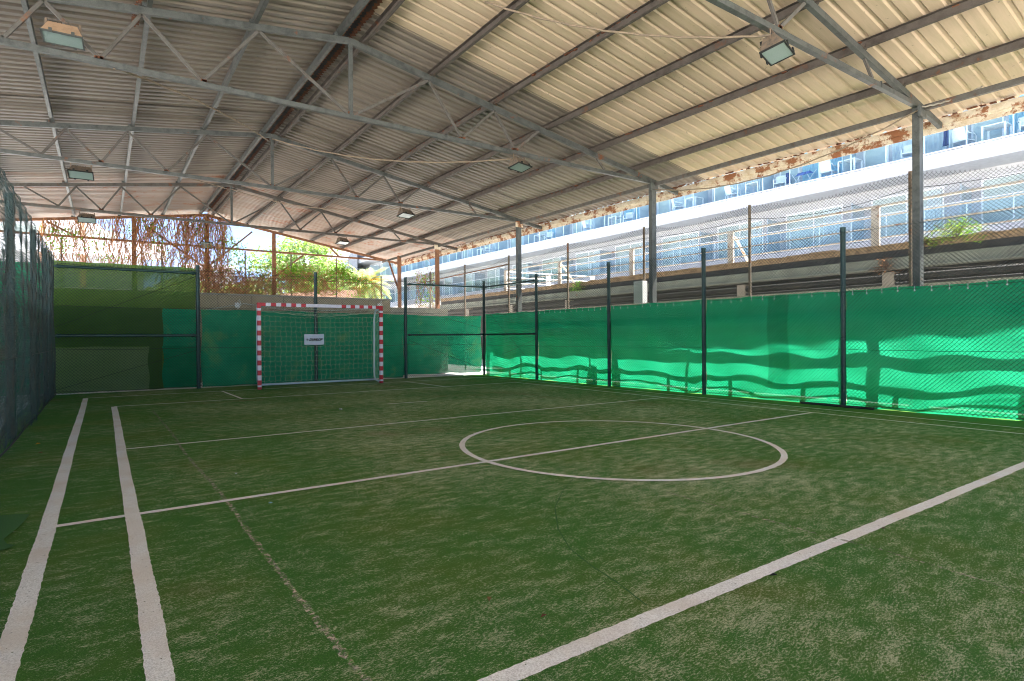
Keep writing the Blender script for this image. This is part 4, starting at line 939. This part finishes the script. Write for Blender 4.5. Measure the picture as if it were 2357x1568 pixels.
# hanging vines under the far gable
def vine(name, lab, x0, x1, ztop, zbot, n, leaves, seed, y=26.45, tangle=0, leafmats=('leaf_green', 'leaf_yellow'), leafpos=None, r=.0115):
    rng = random.Random(seed); root = thing(name, lab, 'vine', ((x0 + x1) / 2, y, 0)); mb = MB(); lf = MB()
    for k in range(n):
        x = rng.uniform(x0, x1); yy = y + rng.uniform(-.18, .22); z = ztop(x) + rng.uniform(-.05, .08); zb = zbot(x) + rng.uniform(0, 1) ** 2 * (ztop(x) - zbot(x)) * .8
        pts = []; dx = 0
        while z > zb:
            pts.append((x, yy, z)); dx = dx * .6 + rng.uniform(-.05, .05); x += dx; yy += rng.uniform(-.02, .02); z -= rng.uniform(.07, .14)
        if len(pts) > 2: mb.tube(pts, r * rng.uniform(.5, 1.2) * (2.2 if k % 17 == 0 else 1), 3, caps=False)
        for p in pts:
            if rng.random() < .30:
                q = (p[0] + rng.uniform(-.14, .14), p[1] + rng.uniform(-.05, .05), p[2] - rng.uniform(.02, .15)); mb.tube([p, q], r * .45, 3, caps=False)
    for k in range(tangle):
        x = rng.uniform(x0, x1); z = rng.uniform(zbot(x), ztop(x)); yy = y + rng.uniform(-.3, .3); pts = []; a = rng.uniform(0, 6.28)
        for q in range(rng.randint(5, 12)): pts.append((x, yy, z)); a += rng.uniform(-.9, .9); x += math.cos(a) * .10; z += math.sin(a) * .10 - .015; yy += rng.uniform(-.04, .04)
        mb.tube(pts, r * rng.uniform(.45, .95), 3, caps=False)
    mb.build('stems', 'vine_stem', root)
    for (cx2, cz2, rr3, nn) in leafpos or []:
        for _ in range(nn):
            p = Vector((cx2 + rng.gauss(0, rr3), y + rng.gauss(0, .2), cz2 + rng.gauss(0, rr3 * .55))); s_ = rng.uniform(.03, .06)
            a = Vector((rng.uniform(-1, 1), rng.uniform(-.6, .6), rng.uniform(-1, 1))).normalized() * s_; b_ = a.orthogonal().normalized() * s_ * .8; lf.m = 0 if rng.random() < .6 else 1
            lf.quad(p - a, p - b_, p + a, p + b_)
    for _ in range(leaves):
        x = rng.uniform(x0, x1); z = rng.uniform(zbot(x), ztop(x)); p = Vector((x, y + rng.uniform(-.25, .25), z)); s_ = rng.uniform(.025, .05)
        a = Vector((rng.uniform(-1, 1), rng.uniform(-.6, .6), rng.uniform(-1, 1))).normalized() * s_; b_ = a.orthogonal().normalized() * s_ * .8; lf.m = 0 if rng.random() < .6 else 1
        lf.quad(p - a, p - b_, p + a, p + b_)
    lf.build('leaves', list(leafmats), root)
gtop = lambda x: zt(x) - .05
vine('hanging_vine', 'thin curtain of bare brown vines over the left end of the far gable', -1.7, .95, gtop, lambda x: 3.6, 120, 90, 31, leafpos=[(-1.1, 5.05, .28, 90), (-.4, 4.75, .3, 50), (-1.3, 4.6, .25, 50), (.2, 4.2, .25, 30)])
vine('hanging_vine', 'dense brown vine curtain right of the first gable post', 1.0, 2.7, gtop, lambda x: 3.4, 115, 140, 32, tangle=60, leafpos=[(1.5, 5.6, .2, 50), (1.8, 5.0, .3, 50)])
vine('hanging_vine', 'thick vine clump hanging from the roof ridge around the gable lamp', 2.6, 4.3, gtop, lambda x: 2.6 if x > 3.1 else 3.2, 150, 320, 33, tangle=200, leafpos=[(4.3, 5.1, .3, 130), (4.6, 4.6, .3, 110), (3.3, 5.7, .3, 60), (3.0, 3.2, .4, 80)])
vine('tangled_vine', 'dense tangle of brown vines climbing the far fence left of the gable pillar', 3.3, 6.0, lambda x: 4.2 - .2 * abs(x - 4) , lambda x: 2.3, 60, 500, 34, tangle=900, leafpos=[(5.6, 4.0, .35, 150), (5.2, 3.2, .5, 150), (4.9, 4.3, .3, 90)])
vine('tangled_vine', 'leafy tangle of vines right of the gable pillar', 6.1, 8.8, lambda x: 4.2 - .1 * abs(x - 7), lambda x: 3.2, 30, 500, 35, tangle=380, leafmats=('leaf_lime', 'leaf_green'), leafpos=[(6.9, 4.15, .35, 260), (7.7, 3.9, .4, 200), (8.7, 4.1, .3, 260)])
vine('ivy_bush', 'bright green ivy mound spilling along the fence top below the palm', 8.7, 10.7, lambda x: 4.5 - .45 * (x - 8.7), lambda x: 3.0, 24, 160, 36, tangle=50, leafmats=('leaf_lime', 'leaf_green'), leafpos=[(8.95, 4.3, .28, 320), (9.5, 3.95, .25, 200), (10.2, 3.78, .25, 120), (9.8, 3.2, .3, 60)])
vine('climbing_plant', 'sparse yellow-green climber beside the far right pillar', 10.9, 11.7, lambda x: 4.0, lambda x: 2.3, 10, 150, 37, y=22.5, tangle=14, leafmats=('leaf_lime', 'leaf_yellow'), leafpos=[(11.2, 3.7, .2, 60), (11.4, 3.0, .3, 50)])
# plants on the terrace edge
def shrub(x, y, z, r, n, mats, lab, name='small_shrub', seed=1):
    rng = random.Random(seed); root = thing(name, lab, 'plant', (x, y, z)); st = MB(); lf = MB()
    for k in range(16):
        a = rng.uniform(0, 6.28); e = rng.uniform(-.2, 1.4); tip = Vector((x + math.cos(a) * math.cos(e) * r, y + math.sin(a) * math.cos(e) * r * 1.3, z + math.sin(e) * r)); st.tube([(x, y, z), tip], .008, 4)
    for k in range(n):
        a = rng.uniform(0, 6.28); e = rng.uniform(-.5, 1.5); q = rng.uniform(.25, 1) * r; p = Vector((x + math.cos(a) * math.cos(e) * q, y + math.sin(a) * math.cos(e) * q * 1.3, z + math.sin(e) * q)); s_ = rng.uniform(.02, .045)
        d = Vector((rng.uniform(-1, 1), rng.uniform(-1, 1), rng.uniform(-.5, 1))).normalized() * s_; b_ = d.orthogonal().normalized() * s_ * .4; lf.m = 0 if rng.random() < .6 else 1; lf.quad(p - d, p - b_, p + d, p + b_)
    st.build('stems', 'bark', root); lf.build('leaves', mats, root)
shrub(TX - .1, 4.75, 3.28, .42, 900, ['leaf_lime', 'leaf_yellow'], 'bright lime green shrub growing on the terrace edge right of the nearest pillar', seed=4)
shrub(TX - .1, 5.35, 3.2, .22, 200, ['leaf_lime', 'leaf_yellow'], 'low trailing sprig just left of the lime green shrub', seed=5)
shrub(TX - .15, 16.8, 3.05, .32, 350, ['leaf_lime', 'leaf_green'], 'small green weed on the terrace edge between two pillars', seed=6)
shrub(TX - .2, 6.1, 2.72, .28, 260, ['leaf_brown', 'leaf_brown'], 'dry brown nest of twigs under the terrace edge by the nearest pillar', 'dry_weed', 7)
